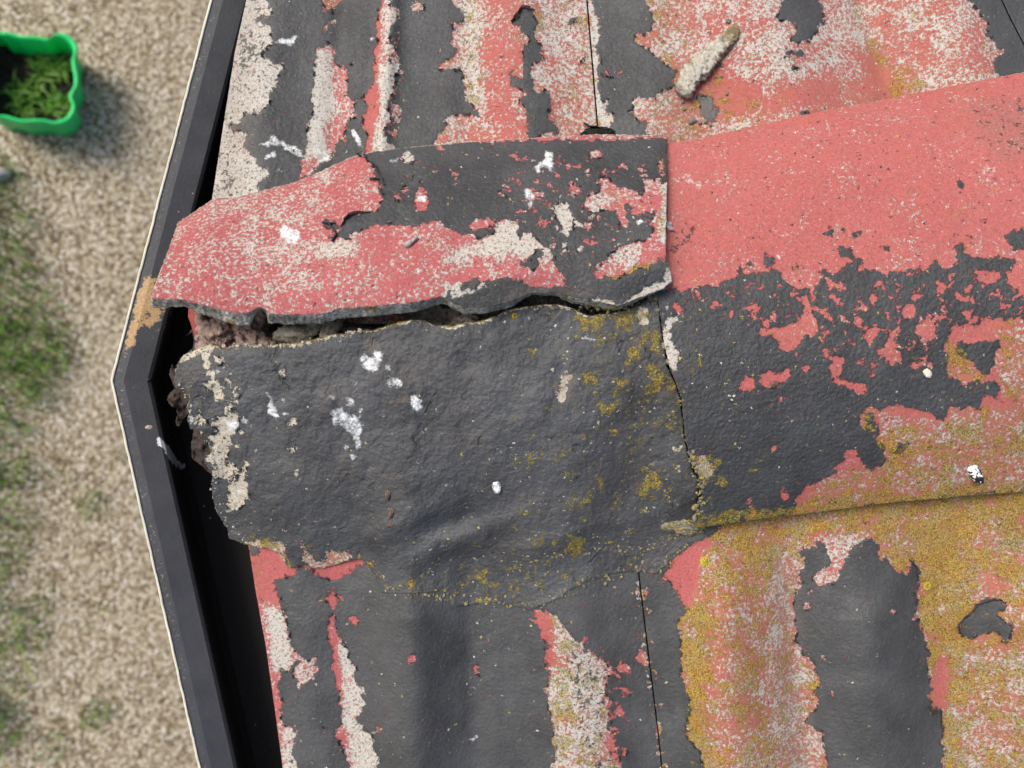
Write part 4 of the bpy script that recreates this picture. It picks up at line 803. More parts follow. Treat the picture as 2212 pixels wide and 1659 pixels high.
def sweep(name, prof, mat, parent=None, step=.004, attr=True, a_off=0., L=.85, jag=0.):
    """prof: (inward distance, height) pairs swept along the eaves with a mitred corner"""
    pr = [prof[0]]
    for a, b in zip(prof[:-1], prof[1:]):
        m = max(1, int(math.hypot(b[0]-a[0], b[1]-a[1])/.003))
        for t in range(1, m+1): pr.append((a[0]+(b[0]-a[0])*t/m, a[1]+(b[1]-a[1])*t/m))
    n1 = Vector((-d1.y, d1.x, 0)); n1 = n1 if n1.x > 0 else -n1; n2 = Vector((-d2.y, d2.x, 0)); n2 = n2 if n2.x > 0 else -n2
    mit = (n1+n2).normalized(); mit = mit/mit.dot(n1)
    N = int(L/step); path = [(a_c+d1*(L-i*step), n1) for i in range(N)]+[(a_c, mit)]+[(a_c+d2*(i+1)*step, n2) for i in range(N)]
    V = []
    for (p_, nn) in path:
        for (d, h) in pr: V.append((p_.x+nn.x*d, p_.y+nn.y*d, p_.z+h))
    V = np.array(V); m = len(pr)
    if jag:
        k = noise2(V[:, 1]*1000, V[:, 0]*0, 5, 77, 3, .7)*jag; V[:, 0] += k
    ii = np.arange(len(path)*m).reshape(len(path), m)
    F = np.stack([ii[:-1, :-1], ii[:-1, 1:], ii[1:, 1:], ii[1:, :-1]], -1).reshape(-1, 4)
    at = None
    if attr:
        RI = np.array(ROOFI); Q = V@RI[:3, :3].T+RI[:3, 3]; f = DIST/(DIST-Q[:, 2]); uu = Q[:, 0]*f/KPX+1106; vv = 829.5-Q[:, 1]*f/KPX
        dd = np.tile(np.array([q[0] for q in pr]), len(path)); hh = np.tile(np.array([q[1] for q in pr]), len(path))
        along = vv
        def sm(x, a, b): return np.clip((x-a)/(b-a), 0, 1)
        stain = np.where(hh > -.02, sm(along, 560, 640)*sm(-along, -830, -720)*(.25+.45*sm(dd, .001, .003)*sm(-dd, -.012, -.008)), 0)
        stain = np.where((uu > 310) & (hh > -.03), stain+sm(along, 590, 620)*sm(-along, -720, -690)*.4*sm(-dd, -.030, -.018), stain)
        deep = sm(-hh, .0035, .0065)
        chip = np.where(dd < .008, .3+.6*sm(along, 780, 850)*(1-sm(along, 1250, 1400))+.3*(1-sm(along, 0, 300)), 0)
        dr = inside(P('c9', '480,1140 520,1150 570,1210 610,1260 650,1330 700,1380 760,1390 770,1410 700,1420 620,1380 560,1290 510,1220'), uu, vv).astype(float)*.95
        dr = np.where(hh > -.1, dr, 0)
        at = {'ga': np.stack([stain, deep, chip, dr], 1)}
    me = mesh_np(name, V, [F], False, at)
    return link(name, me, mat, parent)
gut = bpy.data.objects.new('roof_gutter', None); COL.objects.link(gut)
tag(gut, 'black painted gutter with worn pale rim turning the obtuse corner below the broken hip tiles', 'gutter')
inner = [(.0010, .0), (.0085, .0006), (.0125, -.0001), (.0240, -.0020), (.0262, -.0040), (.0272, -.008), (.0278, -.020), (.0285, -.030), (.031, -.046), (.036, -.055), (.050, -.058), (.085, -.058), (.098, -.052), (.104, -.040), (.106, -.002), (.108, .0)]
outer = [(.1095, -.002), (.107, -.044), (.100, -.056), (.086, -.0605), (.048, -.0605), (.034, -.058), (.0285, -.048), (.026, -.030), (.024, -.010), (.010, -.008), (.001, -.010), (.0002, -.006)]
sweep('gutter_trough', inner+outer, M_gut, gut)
sweep('gutter_lip', [(.0011, -.0006), (.0011, .0010), (.0002, .0012), (-.0004, .0006), (-.0003, -.0070), (.0004, -.0070)], M_lip, gut, attr=False, jag=.0008)
# eaves trim behind the gutter
M_trim = simple('black_eaves_trim', (.012, .012, .014), (.03, .03, .034), 200, .5, .4)
# mitre seam inside the corner
def tube(name, pts, rad, mat, parent=None, seg=8, mw=None, taper=None):
    pts = [Vector(p) for p in pts]; V = []; F = []
    for i, p_ in enumerate(pts):
        t = (pts[min(i+1, len(pts)-1)]-pts[max(i-1, 0)]).normalized(); a = t.orthogonal().normalized() if abs(t.z) > .9 else Vector((-t.y, t.x, 0)).normalized(); b = t.cross(a)
        r = rad*(taper[i] if taper else 1)
        for k in range(seg):
            an = 2*math.pi*k/seg; q = p_+a*math.cos(an)*r+b*math.sin(an)*r; V.append(q[:])
    for i in range(len(pts)-1):
        for k in range(seg): j = (k+1) % seg; F.append((i*seg+k, i*seg+j, (i+1)*seg+j, (i+1)*seg+k))
    T = [tuple(range(seg))[::-1], tuple(range((len(pts)-1)*seg, len(pts)*seg))]
    me = bpy.data.meshes.new(name); me.from_pydata(V, [], F+T); me.update(); me.polygons.foreach_set('use_smooth', [True]*len(me.polygons)); 
    return link(name, me, mat, parent, mw)
seam = [a_c+Vector((d+.0005, .75*max(0, d-.024), h+.0004)) for d, h in inner[3:13]]
tube('mitre_seam', seam, .0009, M_trim, gut)
o = sweep('fascia_board', [(.112, .012), (.130, .012), (.130, -.14), (.112, -.14), (.112, .012)], M_trim, None, attr=False)
tag(o, 'black fascia board behind the gutter under the tile ends', 'fascia')
# felt under the tiles keeps the joints dark
M_felt = simple('roofing_felt', (.008, .008, .008), (.02, .019, .018), 120, .9, .5)
fp = [unproj(np.array([float(a)]), np.array([float(b)]), np.array([-.085]))[0] for a, b in ((600, -400), (520, 500), (480, 830), (560, 1250), (720, 2100), (2900, 2100), (2900, -400))]
me = bpy.data.meshes.new('roofing_felt'); k_ = len(fp); me.from_pydata([tuple(q) for q in fp]+[tuple(q-np.array([0, 0, .01])) for q in fp], [], [tuple(range(k_))[::-1], tuple(range(k_, 2*k_))]+[(i, (i+1) % k_, k_+(i+1) % k_, k_+i) for i in range(k_)])
tag(link('roofing_felt', me, M_felt, None, ROOF), 'dark felt seen in the joints beneath the roof tiles', 'felt')

# ------------------------------------------------------------------ roof tiles
TG = 'painted interlocking roof tiles'
jA = [(1240, -380), (1268, 0), (1279, 130), (1291, 275), (1325, 700)]
def vert_line(pts, dx): return np.array([[x+dx, y] for x, y in pts], float)
edgeA = np.array([[600, -380], [532, 0], [508, 110], [478, 300], [458, 430], [430, 600]], float)
o = sheet('roof_tile', np.concatenate([edgeA, [[430, 700]], vert_line(jA, -1.6)[::-1]]), z_A, LA, M_tile, thick=.016, jit=.5, seed=1, side=.25)
tag(o, 'striped black and pink tile with bare grey edge over the gutter, above the pink broken hip tile', 'roof tile', TG)
jA2 = [(1990, -380), (2164, 0), (2185, 45), (2214, 100), (2300, 240), (2420, 420)]
o = sheet('roof_tile', np.concatenate([vert_line(jA, 1.6), vert_line(jA2, -1.5)[::-1]]), z_A, LA, M_tile, thick=.016, jit=.4, seed=2, side=.25)
tag(o, 'worn pink tile with a stick of old mortar lying on it, above the red hip tile', 'roof tile', TG)
o = sheet('roof_tile', np.concatenate([vert_line(jA2, 1.5), [[2690, 420], [2690, -380]]]), lambda u, v: z_A(u, v)-.001, LA, M_tile, thick=.016, jit=.4, seed=3, side=.25)
tag(o, 'black tile just showing beyond the mossy joint in the top right corner', 'roof tile', TG)
jB = [(1340, 850), (1373, 1200), (1380, 1240), (1392, 1340), (1404, 1440), (1418, 1550), (1430, 1659), (1470, 2040)]
edgeB = np.array([[460, 900], [500, 1080], [537, 1180], [553, 1280], [575, 1400], [595, 1540], [611, 1659], [670, 2040]], float)
o = sheet('roof_tile', np.concatenate([edgeB, vert_line(jB, -1.4)[::-1]]), z_B, LBm, M_tile, thick=.016, jit=.5, seed=4, side=.25)
tag(o, 'mostly black rolled tile with pink edge beside the gutter, below the black hip tile', 'roof tile', TG)
o = sheet('roof_tile', np.concatenate([vert_line(jB, 1.4), [[2690, 2040], [2690, 900]]]), z_B, LBm, M_tile, thick=.016, jit=.5, seed=5, side=.25)
tag(o, 'ochre lichen covered tile with a broad black stripe, below the red hip tile', 'roof tile', TG)

# ------------------------------------------------------------------ hip tiles
HG = 'hip ridge tiles'
RL = P('d', '1444,311 1438,400 1440,520 1445,600 1425,618 1420,640') ; RLc = P('d', '1422,640 1428,690 1436,745 1447,795 1464,832 1473,862 1477,900 1482,945 1489,975 1502,1010 1519,1045 1516,1080 1511,1110 1502,1143')
rid_out = np.concatenate([np.array([[1400, 318]]), np.array(RT[2:], float), np.array(RB[1:], float)[::-1], RLc[::-1][1:], np.array([[1400, 630]])])
o = sheet('hip_tile', rid_out, z_R, LR, M_ridge, thick=.013, jit=.9, seed=6, bottom=True, rough=.0008, side=.8)
tag(o, 'arched red hip tile with speckled black middle, right of the split one', 'hip tile', HG)
up_out = P('d', '1440,291 1436,294 1300,291 1180,297 1000,309 900,318 860,322 800,330 780,334 740,349 700,368 650,390 600,405 520,425 470,430 455,433 440,445 410,466 385,480 378,505 365,540 350,580 335,618 326,636 328,645 369,647 404,649 431,656 469,665 514,676 541,674 550,668 556,664 566,664 574,668 580,677 614,680 644,679 694,678 734,666 800,662 878,654 908,649 958,641 975,651 1003,664 1038,664 1070,660 1108,649 1147,634 1200,632 1240,641 1290,650 1312,656 1337,659 1362,650 1400,636 1434,622 1452,606 1449,586 1439,566 1438,500 1441,400 1440,330')
def sk_up(u, v):
    b = interp(UB, u); m = np.clip(1-(b-v)/14, 0, 1)
    return np.stack([0*u, m*interp([(320, 20), (400, 19), (520, 29), (600, 25), (700, 22), (900, 22), (960, 15), (1150, 12), (1220, 24), (1300, 14), (1400, 4), (1460, 2)], u)], 1)
o = sheet('hip_tile', up_out, z_U, LU, M_up, thick=.014, jit=2.0, seed=7, bottom=True, rough=.0013, skirt=sk_up, rows=7)
tag(o, 'upper half of the split hip tile, pale pink with a black painted end', 'hip tile', HG)
HU = o
def sk_low(u, v):
    return np.stack([np.where(u < 520, 3., 0.), np.where(v < 760, -3., 0)], 1)
o = sheet('hip_tile', low_out, z_L, LL, M_low, thick=.015, jit=2.6, seed=8, bottom=True, rough=.0013, skirt=sk_low, rows=6)
tag(o, 'lumpy black lower half of the split hip tile with a crumbling bare left edge', 'hip tile', HG)
HL = o

# bedding mortar in the gap
LM = Layer(360, 600, 1500, 1200, black=0, cem=1, lic=.0, hol=0, spk=.0, seed=91); LM.finish()
g = NG('old_bedding_mortar'); c_ = g.co()
n1 = g.noise(c_, 260, 6, .7); n2 = g.noise(c_, 30, 3, .5)
mc = g.mix(g.ramp(n1, .3, .7), (.15, .105, .09), (.46, .34, .30)); sx = g.n('ShaderNodeSeparateXYZ'); g.t.links.new(c_, sx.inputs[0])
mc = g.mix(g.gt(g.math('MULTIPLY_ADD', n2, .12, sx.outputs[0]), -.10, .03), mc, g.mix(g.ramp(n1, .3, .7), (.10, .088, .07), (.38, .34, .29)))
mc = g.mix(g.gt(g.noise(c_, 120, 5, .7), .62, .03), mc, (.03, .024, .02))
g.bump(g.math('MULTIPLY', n1, 1.4), .001, 1.); M_mort = g.out(mc, .95, .2)
def z_M(u, v):
    z = .016+noise2(u, v, 42, 95, 4, .55)*.034+noise2(u, v, 9, 96, 3, .6)*.005
    z -= .05*np.exp(-((u-612)/26)**2-((v-712)/15)**2)+.055*np.exp(-((u-815)/60)**2-((v-690)/13)**2)+.04*np.exp(-((u-690)/30)**2-((v-688)/12)**2)
    z = np.where(u < 470, z-(470-u)*.0003, z)
    return np.minimum(z, .030)
m_out = P('d', '424,650 440,630 600,640 900,620 1300,620 1345,640 1345,700 1100,740 900,790 700,820 560,880 470,900 450,860 436,800 424,760 420,700')
o = sheet('bedding_mortar', m_out, z_M, LM, M_mort, thick=.05, step=2.2, jit=2.5, seed=9, rough=.002)
tag(o, 'crumbly brown pink bedding mortar showing in the split between the hip tile halves', 'mortar')
def z_M2(u, v): return -.030+noise2(u, v, 40, 97, 4, .6)*.02
g = NG('dark_mortar'); c_ = g.co(); M_dark_mortar = None
n1 = g.noise(c_, 300, 5, .7); g.bump(n1, .0015, 1.); M_dark_mortar = g.out(g.mix(g.ramp(n1, .3, .7), (.028, .022, .019), (.085, .068, .06)), .9, .2)  # dark brown mortar, noise between two tones
o = sheet('mortar_spill', P('c9', '690,300 740,260 790,236 802,330 790,380 700,450 640,560 610,520 590,600 640,720 580,790 575,830 600,870 650,900 655,960 650,1030 665,1060 700,1000 760,940 800,1100 780,1200 790,1330 900,1420 1000,1500 1100,1500 1100,300 900,250 810,200'), z_M2, LM, M_dark_mortar, thick=.03, step=2.6, jit=2, seed=10, rough=.0015)
tag(o, 'dark mortar pushed out under the black hip tile into the gutter', 'mortar')
M_redside = simple('red_wash', (.20, .035, .035), (.32, .06, .06), 300, .6, .4)
o = sheet('tile_offcut', P('c9', '752,30 800,30 848,60 850,140 838,260 820,300 790,230 770,160 750,110'), lambda u, v: -.006+(u-410)*.0004+0*v, LM, M_redside, thick=.008, step=2.4, jit=.6, seed=11)
tag(o, 'small red painted sliver of tile in the shadow under the lifted hip tile end', 'tile piece')
# mortar crumbs in the gap
M_crumb = simple('mortar_crumb', (.13, .11, .09), (.34, .32, .27), 260, .95, 1.2)
def place(o, u, v, z, rz=0, rx=0, ry=0):
    q = unproj(np.array([float(u)]), np.array([float(v)]), np.array([float(z)]))[0]
    o.matrix_world = ROOF @ Matrix.Translation(Vector(q)) @ Matrix.Rotation(rz, 4, 'Z') @ Matrix.Rotation(ry, 4, 'Y') @ Matrix.Rotation(rx, 4, 'X')
    return o
crumbs = [(632, 720, .012, .007, 'grey flat crumb of mortar at the left of the dark gap'), (675, 706, .009, .006, 'pale knobbly mortar crumb wedged mid gap'), (716, 704, .010, .006, 'grey mortar crumb under the pink edge, right of the knobbly one'), (655, 728, .006, .004, 'tiny mortar crumb against the black lower edge')]
for i, (u, v, r1, r2, lb) in enumerate(crumbs):
    o = place(blob('mortar_crumb', M_crumb, r1, r2, r2, 10+i, .75), u, v, .024, .5*i); tag(o, lb, 'mortar crumb', 'mortar crumbs in the split')

# ------------------------------------------------------------------ loose things on the roof
# stick of old mortar
g = NG('mortar_stick'); c_ = g.co(); n1 = g.noise(c_, 420, 6, .75); n2 = g.noise(c_, 60, 4, .6)
mc = g.mix(g.ramp(n1, .3, .7), (.32, .29, .22), (.78, .75, .66)); mc = g.mix(g.gt(n2, .55, .05), mc, g.mix(n1, (.12, .085, .045), (.42, .33, .2)))
g.bump(n1, .0016, 1.); M_stick = g.out(mc, .95, .2)
def chunk(name, L, wd, h, mat, seed, label, cat, u, v, z, rz):
    """rough faceted bar, long axis x"""
    nx_, na = 130, 48; V = []; F = []
    for i in range(nx_+1):
        t = i/nx_; x = (t-.5)*L
        e = min(1, .35+min(t, 1-t)/.06)
        wv = wd*(.85+.3*math.sin(3*t+.5))*(1-.25*t)
        for k in range(na):
            a = 2*math.pi*k/na; c, s = math.cos(a), math.sin(a); r = (abs(c)**6+abs(s)**6)**(-1/6)
            V.append([x, c*r*wv*e, s*r*h*e])
    V = np.array(V)
    nn = noise2(V[:, 0]*4000+V[:, 2]*900, V[:, 1]*4000+V[:, 2]*3000, 16, seed, 5, .8)
    V[:, 1] *= 1+1.5*nn; V[:, 2] *= 1+1.2*nn; V[:, 0] += nn*.003
    V[:, 1] += .0018*np.sin((V[:, 0]/L+.5)*5)
    for i in range(nx_):
        for k in range(na): j = (k+1) % na; F.append((i*na+k, i*na+j, (i+1)*na+j, (i+1)*na+k))
    me = mesh_np(name, V, [np.array(F)], True)
    import bmesh
    bm = bmesh.new(); bm.from_mesh(me); bmesh.ops.holes_fill(bm, edges=[e for e in bm.edges if e.is_boundary]); bmesh.ops.recalc_face_normals(bm, faces=bm.faces); bm.to_mesh(me); bm.free()
    o = place(link(name, me, mat), u, v, z, rz); tag(o, label, cat); return o
zt = float(z_A(np.array([1528.]), np.array([135.]))[0])
chunk('mortar_stick', .064, .0068, .0048, M_stick, 3, 'long pale stick of old mortar lying slanted on the pink tile', 'mortar', 1530, 130, zt+.0055, math.radians(50))
# crumbs beside it
for i, (u, v, r) in enumerate(((1478, 235, .0016), (1493, 262, .0028), (1501, 260, .0018), (1512, 266, .0016), (1525, 262, .0019), (1570, 202, .0016), (1574, 45, .0022), (1559, 165, .0012), (1546, 166, .001), (1535, 270, .0016), (1475, 220, .0015), (1560, 142, .0012))):
    zt = float(z_A(np.array([float(u)]), np.array([float(v)]))[0])
    where = ['just under the lower end of the mortar stick', 'largest of the crumbs beside the black flake below the mortar stick', 'next to the largest crumb below the mortar stick', 'on the small black patch below the mortar stick', 'right end of the row below the mortar stick', 'alone right of the mortar stick', 'white one above the top end of the mortar stick', 'tiny one right of the stick on pink paint', 'tiny one near the middle of the stick', 'lowest one beneath the black flake', 'touching the lower tip of the stick', 'tiny one right of the stick towards its middle'][i]
    o = place(blob('grit_crumb', M_crumb, r, r*.8, r*.7, 30+i, .3, sub=2), u, v, zt+r*.5, i); tag(o, 'pale crumb of grit, '+where, 'crumb', 'grit crumbs by the mortar stick')

M_flake = simple('curled_black_paint', (.022, .023, .026), (.06, .062, .068), 250, .55, .8)
def curl(u, v, zf, pts, wd, parent, name='paint_curl', lift=.003, label=None, roll=.42):
    """strip of peeled paint following a path, one edge rolled up"""
    P_ = np.array(pts, float); n_ = 40
    t = np.linspace(0, len(P_)-1, n_); uu = np.interp(t, range(len(P_)), P_[:, 0]); vv = np.interp(t, range(len(P_)), P_[:, 1])
    uu = uu+noise2(uu, vv, 8, 5, 2)*4; vv = vv+noise2(uu, vv, 8, 6, 2)*4
    du = np.gradient(uu); dv = np.gradient(vv); L = np.hypot(du, dv); nu, nv = -dv/L, du/L
    rows = 12; V = []; ns = noise2(uu, vv, 12, 9, 3, .6)
    for j in range(rows+1):
        s = j/rows; a = s*roll*4.2
        r = lift*(1+ns*1.2)
        off = (wd*s*(1-.55*s))*(1+ns*.9)-np.sin(a)*r/KPX*.5; hz = (1-np.cos(a))*r*(.35+.65*np.sin(np.linspace(.15, math.pi-.15, n_)))
        X = unproj(uu+nu*off, vv+nv*off, zf(uu, vv)+.0006+hz); V.append(X)
    V = np.stack(V).reshape(-1, 3); ii = np.arange((rows+1)*n_).reshape(rows+1, n_)
    F = np.stack([ii[:-1, :-1], ii[:-1, 1:], ii[1:, 1:], ii[1:, :-1]], -1).reshape(-1, 4)
    me = mesh_np(name, V, [F], True); o = link(name, me, M_flake, parent)
    md = o.modifiers.new('thick', 'SOLIDIFY'); md.thickness = .0006
    if label: o['label'] = label
    return o
c5 = lambda s: P('c5', s)
curl(0, 0, z_U, P('c6', '150,825 200,840 245,885 255,930 220,985'), 7, HU, label='twisted torn tail of black paint')
curl(0, 0, z_U, P('c6', '275,825 225,820 170,815'), 6, HU)
curl(0, 0, z_U, P('c6', '320,860 345,800 390,750 470,735 560,740'), 9, HU, label='rolled upper edge of black paint')
curl(0, 0, z_U, P('c6', '500,235 530,285 590,320 640,420 680,500'), 6, HU, label='rolled left edge of black paint')
curl(0, 0, z_U, P('c6', '560,455 590,440 640,450'), 9, HU)
curl(0, 0, z_U, P('c6', '630,520 650,560 665,590'), 5, HU)
TA2 = [o for o in bpy.data.objects if o.name.startswith('roof_tile')]
tA, tA2_ = TA2[0], TA2[1]
curl(0, 0, z_A, P('c3', '690,190 730,120 790,50 850,70'), 8, tA)
tB, tB2 = TA2[3], TA2[4]
curl(0, 0, z_B, P('c14', '1560,440 1600,480 1610,560'), 8, tB2)
curl(0, 0, z_B, P('c14', '1670,1270 1700,1320 1740,1290 1740,1400'), 10, tB2, label='loose torn strip of black paint')
curl(0, 0, z_B, P('c14', '1850,860 1850,810 1960,700 2060,670'), 6, tB2)
def small_flakes(parent, layer, zf, n, seed, box):
    """little lifted chips of black paint standing proud along the torn edges"""
    b = layer.f['b']; gy, gx = np.gradient(b); r = np.random.default_rng(seed)
    m = (np.abs(b-.5) < .2) & (np.hypot(gx, gy) > .06) & (layer.U > box[0]) & (layer.U < box[2]) & (layer.V > box[1]) & (layer.V < box[3])
    js, is_ = np.nonzero(m)
    if len(js) == 0: return
    V = []; F = []
    for t in r.choice(len(js), min(n, len(js)), replace=False):
        j, i = js[t], is_[t]; u0, v0 = layer.U[j, i], layer.V[j, i]; d = -np.array([gx[j, i], gy[j, i]]); d /= np.hypot(*d)+1e-9; e = np.array([-d[1], d[0]])
        L = r.uniform(3, 9); W = r.uniform(4, 13); H = r.uniform(.0005, .0019); a = 5; c = 5; o = len(V)
        cut = r.uniform(.2, 1, a+1)
        for x in range(a+1):
            for y in range(c+1):
                sx, sy = x/a-.5, y/c
                ll = L*(1-(2*sx)**2*.8)*cut[x]*sy-1.5
                q = np.array([u0, v0])+e*sx*W+d*(ll-H*600*sy**3)
                z = float(zf(np.array([q[0]]), np.array([q[1]]))[0])+.0006+H*sy**1.6
                V.append(unproj(q[0], q[1], z))
        for x in range(a):
            for y in range(c): F.append((o+x*(c+1)+y, o+x*(c+1)+y+1, o+(x+1)*(c+1)+y+1, o+(x+1)*(c+1)+y))
    ob = link('paint_flakes', mesh_np('paint_flakes', np.array(V), [np.array(F)], True), M_flake, parent)
    ob['kind'] = 'stuff'; md = ob.modifiers.new('thick', 'SOLIDIFY'); md.thickness = .0004
small_flakes(tA, LA, z_A, 110, 1, (480, 0, 1265, 300)); small_flakes(tA2_, LA, z_A, 60, 2, (1295, 0, 2150, 260))
small_flakes(tB, LBm, z_B, 70, 3, (560, 1230, 1370, 1655)); small_flakes(tB2, LBm, z_B, 110, 4, (1400, 1240, 2200, 1655))
small_flakes(HU, LU, z_U, 90, 5, (480, 330, 1425, 600)); small_flakes(HL, LL, z_L, 40, 6, (420, 770, 700, 1150))
# dark moss and flake lump at the end of the tile joint
M_moss = simple('dark_moss', (.010, .010, .008), (.04, .042, .028), 400, .9, 2)
zt = float(z_A(np.array([1300.]), np.array([285.]))[0])
o = place(blob('moss_tuft', M_moss, .0125, .0045, .004, 51, .5, sub=4), 1293, 288, zt+.002); tag(o, 'black mossy tuft where the tile joint meets the split hip tile', 'moss')
o = curl(0, 0, z_A, P('c3', '1310,1070 1350,1090 1420,1110 1540,1140'), 12, None, 'paint_flake', .005); o.matrix_world = ROOF; tag(o, 'loose black paint flake above the moss at the foot of the tile joint', 'paint flake')

# twig with white gum on the pink hip tile
M_twig = simple('bleached_twig', (.30, .27, .23), (.62, .60, .56), 500, .8, .8)
def roofp(u, v, z): return Vector(unproj(np.array([float(u)]), np.array([float(v)]), np.array([float(z)]))[0])
zu = float(z_U(np.array([885.]), np.array([522.]))[0])
pts = [roofp(902, 512, zu+.0016), roofp(895, 517, zu+.0020), roofp(888, 522, zu+.0022), roofp(880, 528, zu+.0018), roofp(874, 533, zu+.0012)]
o = tube('twig', pts, .0013, M_twig, None, 10, ROOF, [.5, .8, 1.2, 1.7, .8]); tag(o, 'short bleached twig lying on the pink hip tile half', 'twig')
# brown catkin scraps on the black half
M_cat = simple('brown_catkin', (.06, .025, .018), (.34, .24, .19), 500, .9, 1.5)
for (u, v, r, rz, lb) in ((838, 1069, .0035, 1.5, 'brown catkin scrap on the black hip tile, topmost of three'), (845, 1108, .004, 1.3, 'longest brown catkin scrap, middle of three on the black hip tile'), (843, 1134, .0026, .4, 'small brown catkin scrap, lowest of three on the black hip tile')):
    zl = float(z_L(np.array([float(u)]), np.array([float(v)]))[0])
    o = place(blob('catkin_scrap', M_cat, r, r*.5, r*.4, int(u), .6, sub=3), u, v, zl+.001, rz); tag(o, lb, 'catkin', 'catkin scraps')
# glossy grey and white dropping on the black half; black and white one on the right hip tile
def dropping(u, v, zf, rx, ry, rz, mat, label, seed):
    z = float(zf(np.array([float(u)]), np.array([float(v)]))[0])
    o = place(blob('bird_dropping', mat, rx, ry, rx*.32, seed, .22, sub=4), u, v, z+.0006, rz); tag(o, label, 'bird dropping', 'raised bird droppings'); return o
g = NG('grey_white_dropping'); c_ = g.co(); gcol = g.mix(g.gt(g.noise(c_, 230, 4, .6), .5, .06), (.74, .76, .75), (.22, .24, .24)); g.bump(g.noise(c_, 500, 3), .0008, 1.); M_d1 = g.out(gcol, .25, .6)
g = NG('black_white_dropping'); c_ = g.co(); gcol = g.mix(g.gt(g.noise(c_, 260, 5, .6, .6), .5, .03), (.82, .84, .85), (.012, .012, .014)); g.bump(g.noise(c_, 400, 4), .0012, 1.); M_d2 = g.out(gcol, .45, .5)
dropping(1073, 1050, z_L, .0058, .0032, math.radians(96), M_d1, 'glossy grey and white oval dropping on the plain black hip tile face', 4)
dropping(2105, 1020, z_R, .0095, .0042, math.radians(-58), M_d2, 'black and white dropping on the lichen corner of the red hip tile', 6)
# small pebbles in the gutter rim
M_peb = simple('pinkish_pebble', (.40, .26, .2), (.62, .5, .42), 300, .7, .3)
def in_gutter(u, v, dz, r, label, mat=M_peb, sd_=1):
    p_ = ground_at(u, v, RIMZ+dz); o = blob('pebble', mat, r*1.3, r*.8, r*.6, sd_, .2, sub=3); o.location = p_; tag(o, label, 'pebble', 'pebbles in the gutter'); return o
in_gutter(319, 923, -.0025, .0033, 'pinkish pebble on the sloping rim of the gutter', sd_=3)
in_gutter(328, 913, -.005, .0026, 'grey pebble just above the pinkish one on the gutter rim', M_crumb, 5)
in_gutter(410, 1204, -.052, .004, 'small pale pebble down in the dark gutter trough', M_crumb, 6)
# broken glassy flake on the right hip tile
M_shell = simple('pale_shell', (.6, .52, .4), (.8, .76, .68), 200, .4, .3)
z = float(z_R(np.array([2004.]), np.array([806.]))[0]); o = place(blob('shell_chip', M_shell, .0035, .0024, .001, 8, .5, sub=3), 2004, 806, z+.0008, -.8); tag(o, 'cream chip of shell on the speckled black middle of the red hip tile', 'shell')
z = float(z_R(np.array([1672.]), np.array([830.]))[0]); o = place(blob('dirt_crumb', M_cat, .0028, .0022, .0014, 18, .5, sub=3), 1672, 830, z+.0008, .8); tag(o, 'brown and cream crumb stuck in a red chip of the hip tile', 'crumb')

# crusty lump of bedding at the foot of the joint, lichen rosettes
g = NG('lichen_crust'); c_ = g.co(); n1 = g.noise(c_, 380, 5, .75)
mc = g.mix(g.ramp(n1, .35, .6), (.05, .048, .042), (.34, .31, .24)); mc = g.mix(g.gt(g.noise(c_, 260, 5, .75), .56, .03), mc, (.42, .33, .03)); g.bump(n1, .0018, 1.); M_crust = g.out(mc, .95, .2)
z = float(z_L(np.array([1478.]), np.array([1138.]))[0])
o = place(blob('mortar_lump', M_crust, .0145, .0055, .0055, 12, .8, sub=5), 1478, 1136, z+.001, -.12); tag(o, 'crusty lichen spotted lump of mortar at the lower left corner of the red hip tile', 'mortar')
g = NG('yellow_rosette'); c_ = g.co(); v_ = g.vor(c_, 900); n1 = g.noise(c_, 700, 4, .7)
mc = g.mix(g.ramp(n1, .3, .65), (.40, .27, .02), (.72, .60, .12)); g.bump(g.math('MULTIPLY', v_.outputs['Distance'], -1.2), .001, 1.); M_ros = g.out(mc, .9, .2)
def rosette(u, v, zf, r, seed, label):
    z = float(zf(np.array([float(u)]), np.array([float(v)]))[0]); V = [(0, 0, .0007)]; F = []; N = 72; K = 7
    an = np.linspace(0, 2*math.pi, N, endpoint=False); ed = 1+.28*noise2(an*20*np.sign(np.sin(an)+2), an*9, 4, seed, 3, .7)+.10*np.sin(an*9+seed)
    for k in range(1, K+1):
        t = k/K
        for i in range(N):
            zz = .0007*(1-t**6)+.0005*math.sin(an[i]*9+seed)*t*(1-t)+.0003*math.sin(i*2.3+k*1.7)
            V.append((math.cos(an[i])*r*t*(1+(ed[i]-1)*t), math.sin(an[i])*r*t*(1+(ed[i]-1)*t), zz if k < K else -.0015))
    T = [(0, 1+i, 1+(i+1) % N) for i in range(N)]; Q = [(1+(k-1)*N+i, 1+k*N+i, 1+k*N+(i+1) % N, 1+(k-1)*N+(i+1) % N) for k in range(1, K) for i in range(N)]
    o = place(link('lichen_rosette', mesh_np('lichen_rosette', np.array(V), [np.array(T), np.array(Q)]), M_ros), u, v, z+.0006, seed); tag(o, label, 'lichen', 'bright yellow lichen rosettes')
rosette(1525, 1214, z_B, .0042, 3, 'largest bright yellow lichen rosette, beside the plain pink patch below the hip tile')
rosette(2003, 1266, z_B, .0032, 5, 'yellow lichen rosette beside the top right of the broad black stripe')
rosette(1112, 682, z_L, .0022, 7, 'small yellow lichen spot near the top edge of the black hip tile')

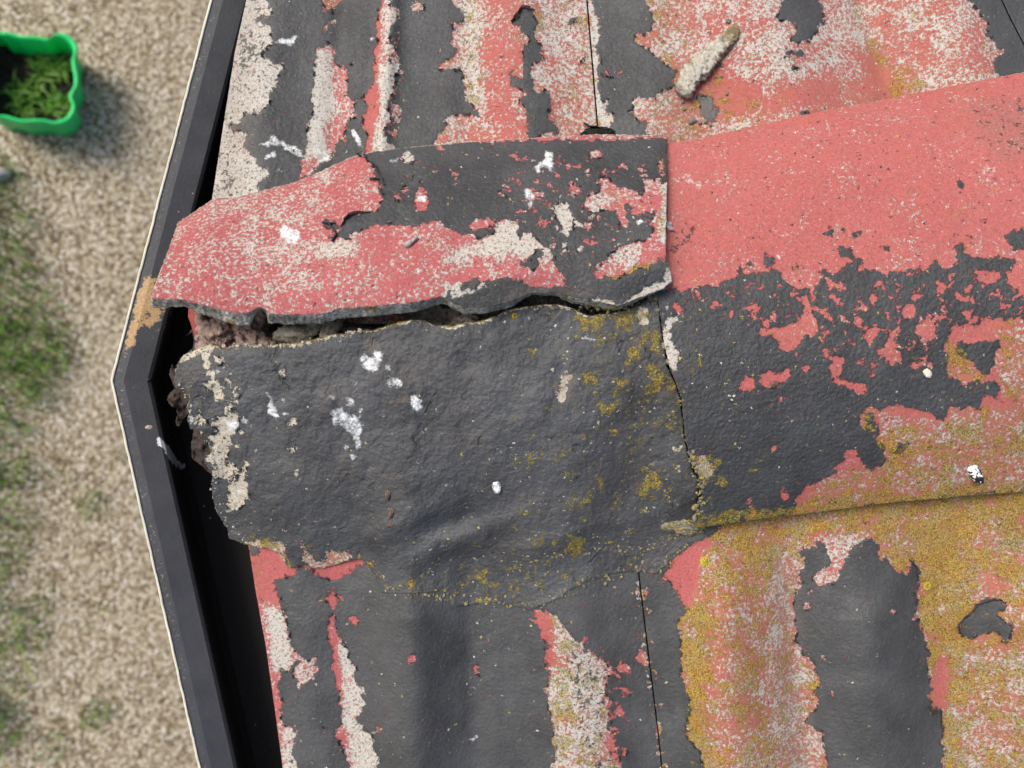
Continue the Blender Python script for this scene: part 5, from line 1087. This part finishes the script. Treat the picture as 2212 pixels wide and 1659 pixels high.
# crumbs of mortar and lichen crust collected in the joint, on the fillet and along the broken left end
def crust(name, paths, zf, n, seed, mat, label, cat, r0, r1, sp):
    import bmesh
    r = np.random.default_rng(seed); bm = bmesh.new(); bmesh.ops.create_icosphere(bm, subdivisions=2, radius=1); B = np.array([v.co[:] for v in bm.verts]); T = np.array([[v.index for v in f.verts] for f in bm.faces]); bm.free()
    V = []; F = []
    for k in range(n):
        p = paths[r.integers(len(paths))]; i = r.integers(len(p)-1); t = r.random(); q = p[i]*(1-t)+p[i+1]*t+r.normal(0, sp, 2)
        z = float(zf(np.array([q[0]]), np.array([q[1]]))[0]); rad = r0+(r1-r0)*r.random()**3
        sc = rad*np.array([r.uniform(.7, 1.5), r.uniform(.7, 1.5), r.uniform(.4, .8)])
        X = B*(1+r.normal(0, .16, (len(B), 1)))*sc; F.append(T+len(B)*k); V.append(X+unproj(q[0], q[1], z+.0004))
    o = link(name, mesh_np(name, np.concatenate(V), [np.concatenate(F)], True), mat, None, ROOF); tag(o, label, cat, kind='stuff')
jn = P('d', '1424,650 1430,690 1437,745 1449,795 1464,832 1473,862 1477,900 1482,945 1489,975 1500,1005 1512,1040 1512,1090 1500,1130')
crust('joint_crumbs', [jn, jn[-5:], P('d', '1250,660 1330,665 1400,650 1420,640')], lambda u, v: np.maximum(z_L(u, v), np.where(u > 1490, z_R(u, v), -1)), 300, 5, M_crust, 'yellowish crumbs of mortar and lichen packed along the joint between the hip tiles', 'crumbs', .0003, .0016, 5)
crust('fillet_crumbs', [P('d', '830,1272 900,1280 960,1290 1050,1298 1140,1312 1200,1290 1270,1254 1370,1234 1440,1215 1500,1165'), P('d', '1100,1225 1250,1190 1400,1180 1490,1150')], lambda u, v: np.maximum(z_L(u, v), z_B(u, v)), 420, 6, M_crust, 'lichen spotted crumbs along the mortar fillet below the black hip tile', 'crumbs', .0003, .0013, 7)
M_pale = simple('pale_mortar_crumbs', (.30, .27, .20), (.66, .62, .5), 500, .95, 1)
crust('edge_crumbs', [P('d', '392,775 456,750 520,748 600,748 700,732 780,722'), P('d', '385,815 412,880 440,930 458,980 465,1050 490,1130 520,1160 600,1195')], z_L, 170, 7, M_pale, 'pale crumbs along the broken rim and left end of the black hip tile', 'crumbs', .0003, .0013, 4)
